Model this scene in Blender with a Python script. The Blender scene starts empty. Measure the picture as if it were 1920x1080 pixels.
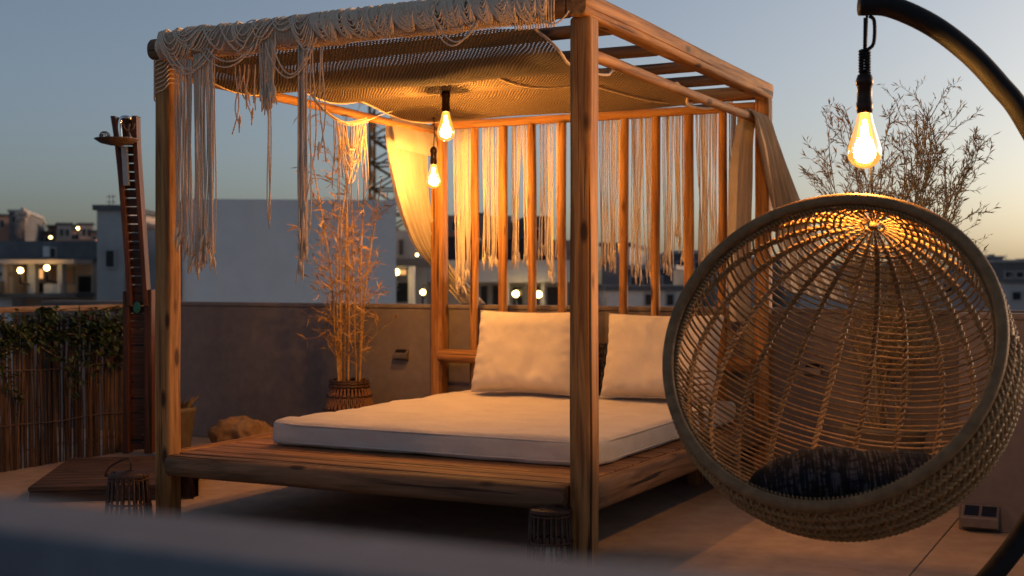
import bpy, math, random
import numpy as np
from mathutils import Vector, Matrix, Quaternion, noise

# ------------------------------------------------------------------ camera, sky, sun, exposure
S = bpy.context.scene
COL = S.collection
R = math.radians
CAM = np.array([4.3736, -4.8661, 1.2])
YAW, PITCH, FPX = -0.47, -0.0071, 2406.0
cd = bpy.data.cameras.new('camera')
cam = bpy.data.objects.new('camera', cd)
COL.objects.link(cam)
cam.location = CAM
cam.rotation_euler = (math.pi / 2 + PITCH, 0, -YAW)
cd.sensor_width = 36
cd.lens = 36 * FPX / 1920
cd.clip_start = .05
cd.clip_end = 6000
cd.dof.use_dof = True
cd.dof.focus_distance = 5.8
cd.dof.aperture_fstop = 2.8
cd.dof.aperture_blades = 0
S.camera = cam

SUN_AZ, SUN_EL = R(33), R(5.5)          # clockwise from +Y
W = bpy.data.worlds.new('World')
S.world = W
W.use_nodes = True
wn = W.node_tree
bg = wn.nodes['Background']
sky = wn.nodes.new('ShaderNodeTexSky')
sky.sky_type = 'NISHITA'
sky.sun_disc = False
sky.sun_elevation = SUN_EL
sky.sun_rotation = SUN_AZ
sky.altitude = 60
sky.air_density = .6
sky.dust_density = 3.0
sky.ozone_density = 1.35
hs = wn.nodes.new('ShaderNodeHueSaturation')     # the photograph's muted rendering of the dusk sky
hs.inputs['Saturation'].default_value = .82
wn.links.new(sky.outputs[0], hs.inputs['Color'])
wn.links.new(hs.outputs[0], bg.inputs[0])
bg.inputs[1].default_value = .088
sd = bpy.data.lights.new('sun', 'SUN')
sd.energy = .9
sd.angle = R(12)
sd.color = (1, .52, .30)
sun = bpy.data.objects.new('sun', sd)
COL.objects.link(sun)
sdir = Vector((math.sin(SUN_AZ) * math.cos(SUN_EL), math.cos(SUN_AZ) * math.cos(SUN_EL), math.sin(SUN_EL)))
sun.rotation_euler = sdir.to_track_quat('Z', 'Y').to_euler()
sun.location = (8, 8, 6)
S.view_settings.view_transform = 'Standard'
S.view_settings.look = 'None'
S.view_settings.exposure = 1.0
S.view_settings.gamma = 1
S.view_settings.use_curve_mapping = False
S.render.engine = 'CYCLES'
S.cycles.use_denoising = True
S.cycles.max_bounces = 7
S.cycles.transparent_max_bounces = 16
S.cycles.sample_clamp_indirect = 4.0
LAMP_W = 56.0                            # output of one amber filament bulb

FW = np.array([math.sin(YAW) * math.cos(PITCH), math.cos(YAW) * math.cos(PITCH), math.sin(PITCH)])
RT = np.array([math.cos(YAW), -math.sin(YAW), 0.0])
UP = np.cross(RT, FW)


def at(px, py, d):
    """survey helper: the world point seen at a photograph pixel, d metres deep"""
    return CAM + (FW + RT * (px - 960) / FPX - UP * (py - 540) / FPX) * d


def at_y(px, py, y):
    r = FW + RT * (px - 960) / FPX - UP * (py - 540) / FPX
    return CAM + r * (y - CAM[1]) / r[1]


def at_z(px, py, z):
    r = FW + RT * (px - 960) / FPX - UP * (py - 540) / FPX
    return CAM + r * (z - CAM[2]) / r[2]


# ------------------------------------------------------------------ materials
MATS = {}


def ramp(nt, fac, stops):
    n = nt.nodes.new('ShaderNodeValToRGB')
    e = n.color_ramp.elements
    while len(e) < len(stops):
        e.new(.5)
    for k, (p, c) in enumerate(stops):
        e[k].position = p
        e[k].color = (*c, 1) if len(c) == 3 else c
    nt.links.new(fac, n.inputs[0])
    return n


def base_mat(name):
    m = bpy.data.materials.new(name)
    m.use_nodes = True
    nt = m.node_tree
    b = nt.nodes['Principled BSDF']
    b.inputs['Specular IOR Level'].default_value = .3
    MATS[name] = m
    return m, nt, b


def coords(nt, scale, rnd=True, which='Object'):
    tc = nt.nodes.new('ShaderNodeTexCoord')
    mp = nt.nodes.new('ShaderNodeMapping')
    mp.inputs['Scale'].default_value = scale
    nt.links.new(tc.outputs[which], mp.inputs[0])
    if rnd:
        oi = nt.nodes.new('ShaderNodeObjectInfo')
        mu = nt.nodes.new('ShaderNodeVectorMath')
        mu.operation = 'SCALE'
        mu.inputs[0].default_value = (37.0, 91.0, 53.0)
        nt.links.new(oi.outputs['Random'], mu.inputs['Scale'])
        nt.links.new(mu.outputs[0], mp.inputs['Location'])
    return mp.outputs[0]


def noise_tex(nt, vec, scale, detail=5, rough=.55, dist=0.0):
    n = nt.nodes.new('ShaderNodeTexNoise')
    n.inputs['Scale'].default_value = scale
    n.inputs['Detail'].default_value = detail
    n.inputs['Roughness'].default_value = rough
    n.inputs['Distortion'].default_value = dist
    if vec is not None:
        nt.links.new(vec, n.inputs['Vector'])
    return n.outputs[0]


def mix(nt, a, b, fac, mode='MIX'):
    n = nt.nodes.new('ShaderNodeMix')
    n.data_type = 'RGBA'
    n.blend_type = mode
    for k, v in ((6, a), (7, b), (0, fac)):
        if hasattr(v, 'links') or hasattr(v, 'is_linked'):
            nt.links.new(v, n.inputs[k])
        elif k == 0:
            n.inputs[0].default_value = v
        else:
            n.inputs[k].default_value = (*v, 1)
    return n.outputs[2]


def bump(nt, b, h, strength, dist=.01):
    n = nt.nodes.new('ShaderNodeBump')
    n.inputs['Strength'].default_value = strength
    n.inputs['Distance'].default_value = dist
    nt.links.new(h, n.inputs['Height'])
    nt.links.new(n.outputs[0], b.inputs['Normal'])
    return n


def wood(name, light, dark, rough=.62, knots=True, long=1.0):
    """timber whose grain runs along the object's local Z"""
    m, nt, b = base_mat(name)
    v = coords(nt, (16, 16, 1.1 * long))
    g = noise_tex(nt, v, 1.6, 7, .62, .9)
    c = ramp(nt, g, [(.36, dark), (.50, tuple(.55 * l + .45 * d for l, d in zip(light, dark))), (.62, light)]).outputs[0]
    v2 = coords(nt, (2.0, 2.0, .7))
    blot = noise_tex(nt, v2, 1.5, 3)
    c = mix(nt, c, ramp(nt, blot, [(.3, (.55, .55, .58)), (.7, (1.1, 1.05, 1.0))]).outputs[0], .8, 'MULTIPLY')
    v3 = coords(nt, (26, 26, .55))
    crack = ramp(nt, noise_tex(nt, v3, 1.0, 4, .5, .4), [(.335, (1, 1, 1)), (.375, (0, 0, 0))]).outputs[0]
    c = mix(nt, c, tuple(d * .18 for d in dark), crack)
    h = g
    if knots:
        vo = nt.nodes.new('ShaderNodeTexVoronoi')
        nt.links.new(coords(nt, (9, 9, 3.2)), vo.inputs['Vector'])
        vo.inputs['Scale'].default_value = 1.0
        k = ramp(nt, vo.outputs['Distance'], [(.10, (1, 1, 1)), (.19, (0, 0, 0))]).outputs[0]
        c = mix(nt, c, tuple(d * .3 for d in dark), k)
    nt.links.new(c, b.inputs['Base Color'])
    b.inputs['Roughness'].default_value = rough
    add = nt.nodes.new('ShaderNodeMath')
    add.operation = 'SUBTRACT'
    nt.links.new(h, add.inputs[0])
    nt.links.new(crack, add.inputs[1])
    bump(nt, b, add.outputs[0], .45, .006)
    return m


def speckle(name, c0, c1, scale=30, rough=.8, bmp=.2, bd=.004, stretch=(1, 1, 1), mid=.5, spread=.18, rnd=True, stain=0.0, spec=.3, vary=0.0):
    m, nt, b = base_mat(name)
    v = coords(nt, stretch, rnd)
    n = noise_tex(nt, v, scale, 6, .6)
    c = ramp(nt, n, [(mid - spread, c0), (mid + spread, c1)]).outputs[0]
    if stain:
        n2 = noise_tex(nt, v, scale * .06, 5, .6, .6)
        c = mix(nt, c, ramp(nt, n2, [(.34, (1 - stain,) * 3), (.62, (1, 1, 1))]).outputs[0], 1.0, 'MULTIPLY')
    if vary:
        oi = nt.nodes.new('ShaderNodeObjectInfo')
        c = mix(nt, c, ramp(nt, oi.outputs['Random'], [(0, (1 - vary, 1 - vary, 1 - vary * .9)), (.5, (1, 1, 1)), (1, (1 + vary * .5, 1 + vary * .6, 1 + vary * .9))]).outputs[0], 1.0, 'MULTIPLY')
    nt.links.new(c, b.inputs['Base Color'])
    b.inputs['Roughness'].default_value = rough
    b.inputs['Specular IOR Level'].default_value = spec
    if bmp:
        bump(nt, b, n, bmp, bd)
    return m


def fabric(name, c0, c1, weave=420, trans=.25, fold=True):
    m, nt, b = base_mat(name)
    v = coords(nt, (1, 1, 1))
    n = noise_tex(nt, v, 6, 4)
    fine = noise_tex(nt, v, weave, 2, .7)
    c = ramp(nt, n, [(.35, c0), (.65, c1)]).outputs[0]
    c = mix(nt, c, ramp(nt, fine, [(.35, (.86, .86, .86)), (.6, (1, 1, 1))]).outputs[0], 1.0, 'MULTIPLY')
    nt.links.new(c, b.inputs['Base Color'])
    b.inputs['Roughness'].default_value = .92
    b.inputs['Specular IOR Level'].default_value = .12
    b.inputs['Sheen Weight'].default_value = .15
    cre = noise_tex(nt, coords(nt, (1, 2.2, 1)), 9, 5, .6, .8)
    hsum = nt.nodes.new('ShaderNodeMath')
    hsum.operation = 'MULTIPLY_ADD'
    hsum.inputs[1].default_value = 5.0
    nt.links.new(cre, hsum.inputs[0])
    nt.links.new(fine, hsum.inputs[2])
    bump(nt, b, hsum.outputs[0], .38, .0028)
    if trans:
        out = nt.nodes['Material Output']
        tr = nt.nodes.new('ShaderNodeBsdfTranslucent')
        nt.links.new(c, tr.inputs[0])
        mx = nt.nodes.new('ShaderNodeMixShader')
        mx.inputs[0].default_value = trans
        nt.links.new(b.outputs[0], mx.inputs[1])
        nt.links.new(tr.outputs[0], mx.inputs[2])
        nt.links.new(mx.outputs[0], out.inputs[0])
    return m


def plain(name, c, rough=.6, metal=0.0, spec=.3):
    m, nt, b = base_mat(name)
    n = noise_tex(nt, coords(nt, (1, 1, 1)), 24, 4)
    cc = ramp(nt, n, [(.3, tuple(x * .8 for x in c)), (.7, tuple(min(1, x * 1.1) for x in c))]).outputs[0]
    nt.links.new(cc, b.inputs['Base Color'])
    b.inputs['Roughness'].default_value = rough
    b.inputs['Metallic'].default_value = metal
    b.inputs['Specular IOR Level'].default_value = spec
    return m


def glow(name, c, strength):
    m = bpy.data.materials.new(name)
    m.use_nodes = True
    nt = m.node_tree
    nt.nodes.remove(nt.nodes['Principled BSDF'])
    e = nt.nodes.new('ShaderNodeEmission')
    e.inputs[0].default_value = (*c, 1)
    e.inputs[1].default_value = strength
    nt.links.new(e.outputs[0], nt.nodes['Material Output'].inputs[0])
    MATS[name] = m
    return m


def build_materials():
    wood('pine', (.48, .24, .076), (.21, .086, .025), rough=.75)
    wood('pine_plank', (.38, .19, .078), (.17, .078, .030), rough=.72, knots=False)
    wood('grey_pine', (.24, .138, .07), (.11, .057, .027), rough=.72)
    wood('dark_teak', (.14, .050, .021), (.055, .019, .009), rough=.5, knots=False)
    wood('deck_board', (.13, .074, .042), (.055, .031, .018), rough=.7)
    wood('cane', (.34, .20, .10), (.17, .085, .04), rough=.5, knots=False, long=3)
    speckle('reed', (.050, .027, .016), (.135, .078, .044), 5, .6, .3, .003, (8, 8, 1.2), vary=.45)
    speckle('rattan', (.27, .155, .066), (.46, .29, .13), 55, .58, .3, .002, spec=.22, vary=.42)
    speckle('rattan_rim', (.155, .085, .038), (.265, .155, .072), 26, .62, .4, .003, (1, 1, 1), spec=.2)
    speckle('wicker', (.13, .06, .03), (.30, .145, .07), 60, .55, .3, .002)
    speckle('dark_wicker', (.035, .018, .012), (.095, .045, .026), 60, .5, .3, .002)
    speckle('plaster', (.165, .135, .122), (.205, .168, .152), 14, .88, .35, .003, stain=.22, rnd=False)
    speckle('ledge_plaster', (.13, .13, .145), (.18, .18, .195), 22, .85, .25, .003, rnd=False)
    speckle('screed', (.38, .265, .18), (.49, .355, .25), 9, .72, .25, .0015, (1, 1, 1), stain=.25, rnd=False, spec=.35)
    speckle('cord', (.62, .46, .335), (.80, .63, .48), 90, .9, .3, .001)
    speckle('knot_cord', (.58, .49, .40), (.74, .65, .55), 90, .9, .3, .001)
    speckle('stone', (.20, .115, .055), (.42, .26, .125), 9, .85, .8, .02, stain=.4)
    speckle('clay', (.14, .105, .065), (.20, .155, .10), 16, .8, .3, .003)
    speckle('straw', (.28, .15, .045), (.50, .30, .10), 30, .6, .2, .002)
    speckle('dry_stem', (.17, .115, .06), (.30, .21, .11), 30, .65, .2, .002)
    speckle('wisp_leaf', (.22, .165, .075), (.42, .32, .15), 12, .6, 0)
    speckle('ivy_leaf', (.022, .036, .011), (.055, .076, .024), 14, .45, 0)
    speckle('rust_metal', (.07, .045, .035), (.13, .08, .06), 30, .5, .3, .002)
    speckle('asphalt', (.04, .04, .045), (.07, .068, .07), 3, .9, 0, rnd=False)
    speckle('pale_render', (.62, .58, .55), (.72, .68, .65), 2.2, .9, 0, stain=.16)
    speckle('white_render', (.82, .77, .72), (.89, .84, .79), 2.2, .9, 0, stain=.12)
    speckle('grey_render', (.36, .345, .335), (.46, .445, .43), 1.5, .9, 0, stain=.3)
    speckle('warm_render', (.62, .46, .37), (.74, .57, .46), 1.5, .9, 0, stain=.25)  # warm dusk light on the left-hand facades is put into this colour
    speckle('brick_render', (.46, .25, .175), (.58, .33, .23), 1.5, .9, 0, stain=.25)  # pinker and lighter, to carry the warm light on the hill fronts
    speckle('dark_render', (.115, .115, .12), (.17, .17, .175), 1.8, .9, 0, stain=.35)
    fabric('linen', (.575, .51, .435), (.635, .57, .49), 420, 0)
    fabric('curtain_cloth', (.53, .445, .34), (.61, .52, .41), 500, .35)
    plain('black_steel', (.010, .010, .011), .62, 0, .2)
    plain('chrome', (.75, .76, .78), .12, 1)
    plain('lamp_metal', (.20, .165, .14), .45, .6)
    plain('solar_cell', (.01, .011, .018), .15)
    plain('socket', (.035, .017, .011), .35, .5)
    plain('dark_glass', (.022, .026, .032), .12)
    plain('window_frame', (.36, .35, .34), .6)
    plain('awning', (.014, .014, .017), .6)
    plain('mast_paint', (.20, .11, .045), .6)
    plain('teal_leaf', (.02, .13, .10), .4)
    plain('tin', (.30, .31, .33), .4, .6)
    plain('candle', (.62, .55, .42), .6)
    glow('filament', (1, .68, .30), 160)
    glow('lamp_globe', (1, .66, .22), 9)
    glow('lit_room', (1, .48, .17), .5)
    # thin amber glass: lets the light out, shows its edge
    m = bpy.data.materials.new('amber_glass')
    m.use_nodes = True
    nt = m.node_tree
    nt.nodes.remove(nt.nodes['Principled BSDF'])
    out = nt.nodes['Material Output']
    tr = nt.nodes.new('ShaderNodeBsdfTransparent')
    tr.inputs[0].default_value = (1, .80, .44, 1)
    gl = nt.nodes.new('ShaderNodeBsdfGlossy')
    gl.inputs['Roughness'].default_value = .04
    fr = nt.nodes.new('ShaderNodeFresnel')
    fr.inputs[0].default_value = 1.45
    mx = nt.nodes.new('ShaderNodeMixShader')
    nt.links.new(fr.outputs[0], mx.inputs[0])
    nt.links.new(tr.outputs[0], mx.inputs[1])
    nt.links.new(gl.outputs[0], mx.inputs[2])
    em = nt.nodes.new('ShaderNodeEmission')      # the lit, gold-coated glass glows itself
    em.inputs[0].default_value = (1, .43, .07, 1)
    em.inputs[1].default_value = .55
    ad = nt.nodes.new('ShaderNodeAddShader')
    nt.links.new(mx.outputs[0], ad.inputs[0])
    nt.links.new(em.outputs[0], ad.inputs[1])
    nt.links.new(ad.outputs[0], out.inputs[0])
    MATS['amber_glass'] = m
    # knotted net of the canopy, holes between its rows
    m, nt, b = base_mat('net')
    tc = nt.nodes.new('ShaderNodeTexCoord')
    vs = nt.nodes.new('ShaderNodeSeparateXYZ')
    nt.links.new(tc.outputs['UV'], vs.inputs[0])

    def sine(sock, k, off=None):
        mu = nt.nodes.new('ShaderNodeMath')
        mu.operation = 'MULTIPLY'
        mu.inputs[1].default_value = k
        nt.links.new(sock, mu.inputs[0])
        o = mu.outputs[0]
        if off is not None:
            ad_ = nt.nodes.new('ShaderNodeMath')
            nt.links.new(o, ad_.inputs[0])
            nt.links.new(off, ad_.inputs[1])
            o = ad_.outputs[0]
        s_ = nt.nodes.new('ShaderNodeMath')
        s_.operation = 'SINE'
        nt.links.new(o, s_.inputs[0])
        return s_.outputs[0]
    wob = noise_tex(nt, tc.outputs['UV'], 3.0, 2)
    wm = nt.nodes.new('ShaderNodeMath')
    wm.operation = 'MULTIPLY'
    wm.inputs[1].default_value = 14
    nt.links.new(wob, wm.inputs[0])
    sy = sine(vs.outputs[1], 2 * math.pi / .0225, wm.outputs[0])
    sx = sine(vs.outputs[0], 2 * math.pi / .019, wm.outputs[0])
    mul = nt.nodes.new('ShaderNodeMath')
    mul.operation = 'MULTIPLY'
    nt.links.new(sx, mul.inputs[0])
    nt.links.new(sy, mul.inputs[1])
    loose = noise_tex(nt, tc.outputs['UV'], 2.2, 2)
    th = nt.nodes.new('ShaderNodeMapRange')
    th.inputs[1].default_value = .3
    th.inputs[2].default_value = .7
    th.inputs[3].default_value = .97
    th.inputs[4].default_value = .72
    nt.links.new(loose, th.inputs[0])
    far = nt.nodes.new('ShaderNodeMapRange')      # the mesh is stretched open along the front beam
    far.inputs[1].default_value = .10
    far.inputs[2].default_value = .34
    far.inputs[3].default_value = -.22
    far.inputs[4].default_value = .45
    nt.links.new(vs.outputs[1], far.inputs[0])
    tsum = nt.nodes.new('ShaderNodeMath')
    nt.links.new(th.outputs[0], tsum.inputs[0])
    nt.links.new(far.outputs[0], tsum.inputs[1])
    gt = nt.nodes.new('ShaderNodeMath')
    gt.operation = 'GREATER_THAN'
    nt.links.new(mul.outputs[0], gt.inputs[0])
    nt.links.new(tsum.outputs[0], gt.inputs[1])
    c = ramp(nt, mul.outputs[0], [(0, (.15, .095, .045)), (.75, (.50, .34, .17))]).outputs[0]
    nt.links.new(c, b.inputs['Base Color'])
    b.inputs['Roughness'].default_value = .9
    bump(nt, b, mul.outputs[0], .85, .009)
    trl = nt.nodes.new('ShaderNodeBsdfTranslucent')
    nt.links.new(c, trl.inputs[0])
    m1 = nt.nodes.new('ShaderNodeMixShader')
    m1.inputs[0].default_value = .2
    nt.links.new(b.outputs[0], m1.inputs[1])
    nt.links.new(trl.outputs[0], m1.inputs[2])
    tp = nt.nodes.new('ShaderNodeBsdfTransparent')
    m2 = nt.nodes.new('ShaderNodeMixShader')
    nt.links.new(gt.outputs[0], m2.inputs[0])
    nt.links.new(m1.outputs[0], m2.inputs[1])
    nt.links.new(tp.outputs[0], m2.inputs[2])
    nt.links.new(m2.outputs[0], nt.nodes['Material Output'].inputs[0])
    # dark patterned cushion cover
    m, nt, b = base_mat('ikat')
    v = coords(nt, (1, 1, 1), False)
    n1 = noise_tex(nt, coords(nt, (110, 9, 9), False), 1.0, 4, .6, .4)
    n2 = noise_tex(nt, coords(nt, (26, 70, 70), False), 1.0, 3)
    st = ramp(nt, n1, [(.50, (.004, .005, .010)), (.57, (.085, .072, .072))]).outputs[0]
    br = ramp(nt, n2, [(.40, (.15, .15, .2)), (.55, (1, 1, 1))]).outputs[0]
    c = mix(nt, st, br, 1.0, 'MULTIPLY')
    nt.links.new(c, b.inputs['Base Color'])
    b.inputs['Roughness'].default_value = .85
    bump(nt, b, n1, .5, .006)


build_materials()
rng = random.Random(11)


# ------------------------------------------------------------------ mesh helpers
class MB:
    def __init__(self):
        self.V, self.F, self.n = [], [], 0

    def add(self, v, f):
        v = np.asarray(v, float).reshape(-1, 3)
        self.V.append(v)
        self.F += [tuple(int(i) + self.n for i in q) for q in f]
        self.n += len(v)

    def box(self, lo, hi, M=None):
        x0, y0, z0 = lo
        x1, y1, z1 = hi
        v = np.array([(x, y, z) for z in (z0, z1) for y in (y0, y1) for x in (x0, x1)], float)
        if M is not None:
            v = v @ np.array(M.to_3x3()).T + np.array(M.translation)
        self.add(v, [(0, 2, 3, 1), (4, 5, 7, 6), (0, 1, 5, 4), (2, 6, 7, 3), (0, 4, 6, 2), (1, 3, 7, 5)])

    def tube(self, pts, r, n=5, cap=True, flat=1.0):
        p = np.asarray(pts, float)
        m = len(p)
        if m < 2:
            return
        rr = np.broadcast_to(np.asarray(r, float), (m,))
        t = np.gradient(p, axis=0)
        t /= (np.linalg.norm(t, axis=1, keepdims=True) + 1e-12)
        u = np.array([0, 0, 1.0]) if abs(t[0][2]) < .9 else np.array([1.0, 0, 0])
        us = np.zeros_like(p)
        for i in range(m):
            u = u - t[i] * (u @ t[i])
            u = u / (np.linalg.norm(u) + 1e-12)
            us[i] = u
        ws = np.cross(t, us)
        a = np.linspace(0, 2 * math.pi, n, endpoint=False)
        ring = p[:, None] + rr[:, None, None] * (us[:, None] * np.cos(a)[None, :, None] + flat * ws[:, None] * np.sin(a)[None, :, None])
        f = []
        for i in range(m - 1):
            for j in range(n):
                k = (j + 1) % n
                f.append((i * n + j, i * n + k, (i + 1) * n + k, (i + 1) * n + j))
        if cap:
            f.append(tuple(range(n - 1, -1, -1)))
            f.append(tuple((m - 1) * n + j for j in range(n)))
        self.add(ring.reshape(-1, 3), f)

    def lathe(self, prof, n=20, c=(0, 0, 0)):
        a = np.linspace(0, 2 * math.pi, n, endpoint=False)
        v = np.array([(c[0] + r * math.cos(t), c[1] + r * math.sin(t), c[2] + z) for r, z in prof for t in a])
        f = []
        for i in range(len(prof) - 1):
            for j in range(n):
                k = (j + 1) % n
                f.append((i * n + j, i * n + k, (i + 1) * n + k, (i + 1) * n + j))
        f.append(tuple(range(n - 1, -1, -1)))
        f.append(tuple((len(prof) - 1) * n + j for j in range(n)))
        self.add(v, f)

    def blade(self, p, d, L, w, up=(0, 0, 1), bend=.2):
        """a narrow leaf of two folded facets"""
        p = np.asarray(p, float)
        d = np.asarray(d, float)
        d = d / (np.linalg.norm(d) + 1e-9)
        s = np.cross(d, up)
        if np.linalg.norm(s) < 1e-3:
            s = np.cross(d, (1, 0, 0))
        s /= np.linalg.norm(s)
        nrm = np.cross(s, d)
        m = p + d * L * .45 + nrm * L * bend * .4
        self.add([p, m + s * w / 2, p + d * L - nrm * L * bend * .3, m - s * w / 2], [(0, 1, 2), (0, 2, 3)])

    def build(self, name, mat, parent=None, smooth=False, origin=None, uv=None):
        V = np.concatenate(self.V) if self.V else np.zeros((0, 3))
        if origin is not None:
            V = V - np.asarray(origin, float)
        me = bpy.data.meshes.new(name)
        me.from_pydata(V.tolist(), [], self.F)
        if smooth:
            me.polygons.foreach_set('use_smooth', [True] * len(me.polygons))
        me.materials.append(MATS[mat])
        return link(name, me, parent, Matrix.Translation(Vector(origin)) if origin is not None else Matrix.Identity(4))


ROOTS = {}


def wmat(o):
    return ROOTS[o.name]


def link(name, me, parent=None, M=None):
    """place an object by its world matrix M, parented or not"""
    o = bpy.data.objects.new(name, me)
    COL.objects.link(o)
    M = M if M is not None else Matrix.Identity(4)
    ROOTS[o.name] = M.copy()
    if parent is not None:
        o.parent = parent
        o.matrix_basis = wmat(parent).inverted() @ M
    else:
        o.matrix_basis = M
    return o


def tag(o, label, cat, group=None):
    o['label'] = label
    o['category'] = cat
    if group:
        o['group'] = group
    return o


def thing(name, label, cat, loc=(0, 0, 0), group=None, M=None):
    o = link(name, None, None, M if M is not None else Matrix.Translation(Vector(loc)))
    o.empty_display_size = .1
    return tag(o, label, cat, group)


def structure(o):
    o['kind'] = 'structure'
    return o


def stuff(o):
    o['kind'] = 'stuff'
    return o


def smooth_by(o, ang=40):
    for p in o.data.polygons:
        p.use_smooth = True
    try:
        o.data.set_sharp_from_angle(angle=R(ang))
    except Exception:
        pass
    return o


def bevel(o, w=.004, seg=2):
    b = o.modifiers.new('bevel', 'BEVEL')
    b.width = w
    b.segments = seg
    b.limit_method = 'ANGLE'
    return o


def axis_matrix(p0, p1, roll_up=(0, 0, 1)):
    p0, p1 = Vector(p0), Vector(p1)
    z = (p1 - p0).normalized()
    u = Vector(roll_up)
    if abs(z.dot(u)) > .98:
        u = Vector((0, 1, 0))
    x = u.cross(z).normalized()
    y = z.cross(x)
    M = Matrix((x, y, z)).transposed().to_4x4()
    M.translation = p0
    return M


def timber(name, p0, p1, w, h, mat, parent, power=5.0, taper=0.0, wob=.004, nseg=18, nr=20, seed=0, bow=0.0, crack=None):
    """a log or post: superellipse section swept along local Z with hand-hewn wobble"""
    L = (Vector(p1) - Vector(p0)).length
    M = axis_matrix(p0, p1)
    a = np.linspace(0, 2 * math.pi, nr, endpoint=False)
    ca, sa = np.cos(a), np.sin(a)
    sx = np.sign(ca) * np.abs(ca) ** (2 / power)
    sy = np.sign(sa) * np.abs(sa) ** (2 / power)
    V, F = [], []
    rows = [(-.0, .90)] + [(k / (nseg - 1), 1.0) for k in range(nseg)] + [(1.0, .90)]
    for q, (t, sc) in enumerate(rows):
        tt = min(max(t, .004 if q else 0), .996 if q < len(rows) - 1 else 1)
        z = tt * L
        s = sc * (1 + taper * (.5 - t))
        ox = bow * math.sin(math.pi * t) + wob * noise.noise((seed * 3.1, z * 1.3, 0))
        oy = wob * noise.noise((seed * 5.7, z * 1.3, 9))
        for j in range(nr):
            k = 1 + wob * 9 * noise.noise((ca[j] * 1.2 + seed, sa[j] * 1.2, z * 2.2))
            if crack is not None and q not in (0, len(rows) - 1):     # a drying check running along the grain
                da = (a[j] - crack - .10 * noise.noise((seed, z * 1.1, 4))) / .055
                k -= .16 * math.exp(-da * da) * (.55 + .45 * math.sin(z * 1.4 + seed))
            V.append((w / 2 * sx[j] * s * k + ox, h / 2 * sy[j] * s * k + oy, z))
    n = len(rows)
    for i in range(n - 1):
        for j in range(nr):
            k = (j + 1) % nr
            F.append((i * nr + j, i * nr + k, (i + 1) * nr + k, (i + 1) * nr + j))
    F.append(tuple(range(nr - 1, -1, -1)))
    F.append(tuple((n - 1) * nr + j for j in range(nr)))
    me = bpy.data.meshes.new(name)
    me.from_pydata(V, [], F)
    me.materials.append(MATS[mat])
    o = link(name, me, parent, M)
    return smooth_by(o, 42)


def board(name, p0, p1, w, h, mat, parent, roll_up=(0, 0, 1), bv=.004):
    """a sawn board along local Z, w across and h thick (h towards roll_up)"""
    L = (Vector(p1) - Vector(p0)).length
    M = axis_matrix(p0, p1, roll_up)
    mb = MB()
    mb.box((-w / 2, -h / 2, 0), (w / 2, h / 2, L))
    me = bpy.data.meshes.new(name)
    me.from_pydata(np.concatenate(mb.V).tolist(), [], mb.F)
    me.materials.append(MATS[mat])
    o = link(name, me, parent, M)
    return bevel(o, bv) if bv else o


def spline(P, n=24):
    P = np.asarray(P, float)
    Q = np.vstack([2 * P[0] - P[1], P, 2 * P[-1] - P[-2]])
    out = []
    segs = len(P) - 1
    per = max(2, n // segs)
    for i in range(segs):
        p0, p1, p2, p3 = Q[i:i + 4]
        for k in range(per):
            t = k / per
            out.append(.5 * (2 * p1 + (p2 - p0) * t + (2 * p0 - 5 * p1 + 4 * p2 - p3) * t * t + (3 * p1 - p0 - 3 * p2 + p3) * t ** 3))
    out.append(P[-1])
    return np.array(out)


# ------------------------------------------------------------------ the setting: ground, roof terrace, parapets
GZ = -15.0
WT = 1.025                               # parapet height
mb = MB()
mb.add([(-2600, -2600, GZ), (2600, -2600, GZ), (2600, 2600, GZ), (-2600, 2600, GZ)], [(0, 1, 2, 3)])
structure(mb.build('ground', 'asphalt'))
mb = MB()
mb.box((-3.8, -7.0, -.14), (7.5, 2.88, -.012))
fl = structure(mb.build('terrace_floor', 'screed'))
for x0, x1, y0, y1 in ((-2.2, 3.457, -4.13, 2.88), (3.463, 7.5, -4.13, 2.88), (-2.2, 7.5, -7.0, -4.136), (-3.8, -2.206, 2.06, 2.88)):
    mb = MB()
    mb.box((x0, y0, -.011), (x1, y1, 0))
    bevel(mb.build('floor_panel', 'screed', fl), .003)
mb = MB()
mb.box((-3.78, -6.98, GZ), (7.48, 2.86, -.142))
o = mb.build('apartment_block', 'grey_render')
tag(o, 'plastered block that carries the roof terrace with the daybed', 'building')


def parapet(name, lo, hi, mat, label, cap=True):
    r = thing(name, label, 'wall', ((lo[0] + hi[0]) / 2, (lo[1] + hi[1]) / 2, lo[2]))
    mb = MB()
    mb.box(lo, (hi[0], hi[1], hi[2] - (.03 if cap else 0)))
    bevel(mb.build('wall_body', mat, r, origin=r.location), .006)
    if cap:
        mb = MB()
        mb.box((lo[0] - .006, lo[1] - .008, hi[2] - .03), (hi[0] + .006, hi[1] + .008, hi[2]))
        bevel(mb.build('coping', mat, r, origin=r.location), .008, 3)
    return r


parapet('parapet_wall', (-3.79, 2.732, 0), (7.49, 2.87, WT), 'plaster', 'long mauve grey plastered parapet running behind the daybed and the basket')
parapet('return_wall', (3.50, 1.58, 0), (7.49, 1.72, WT + .012), 'plaster', 'short plastered parapet standing forward behind the hanging chair with a floor lamp at its foot')
r = parapet('terrace_ledge', (-2.2, -4.235, 0), (7.5, -4.125, WT), 'ledge_plaster', 'blue grey plastered ledge facing the daybed across the terrace', False)

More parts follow.
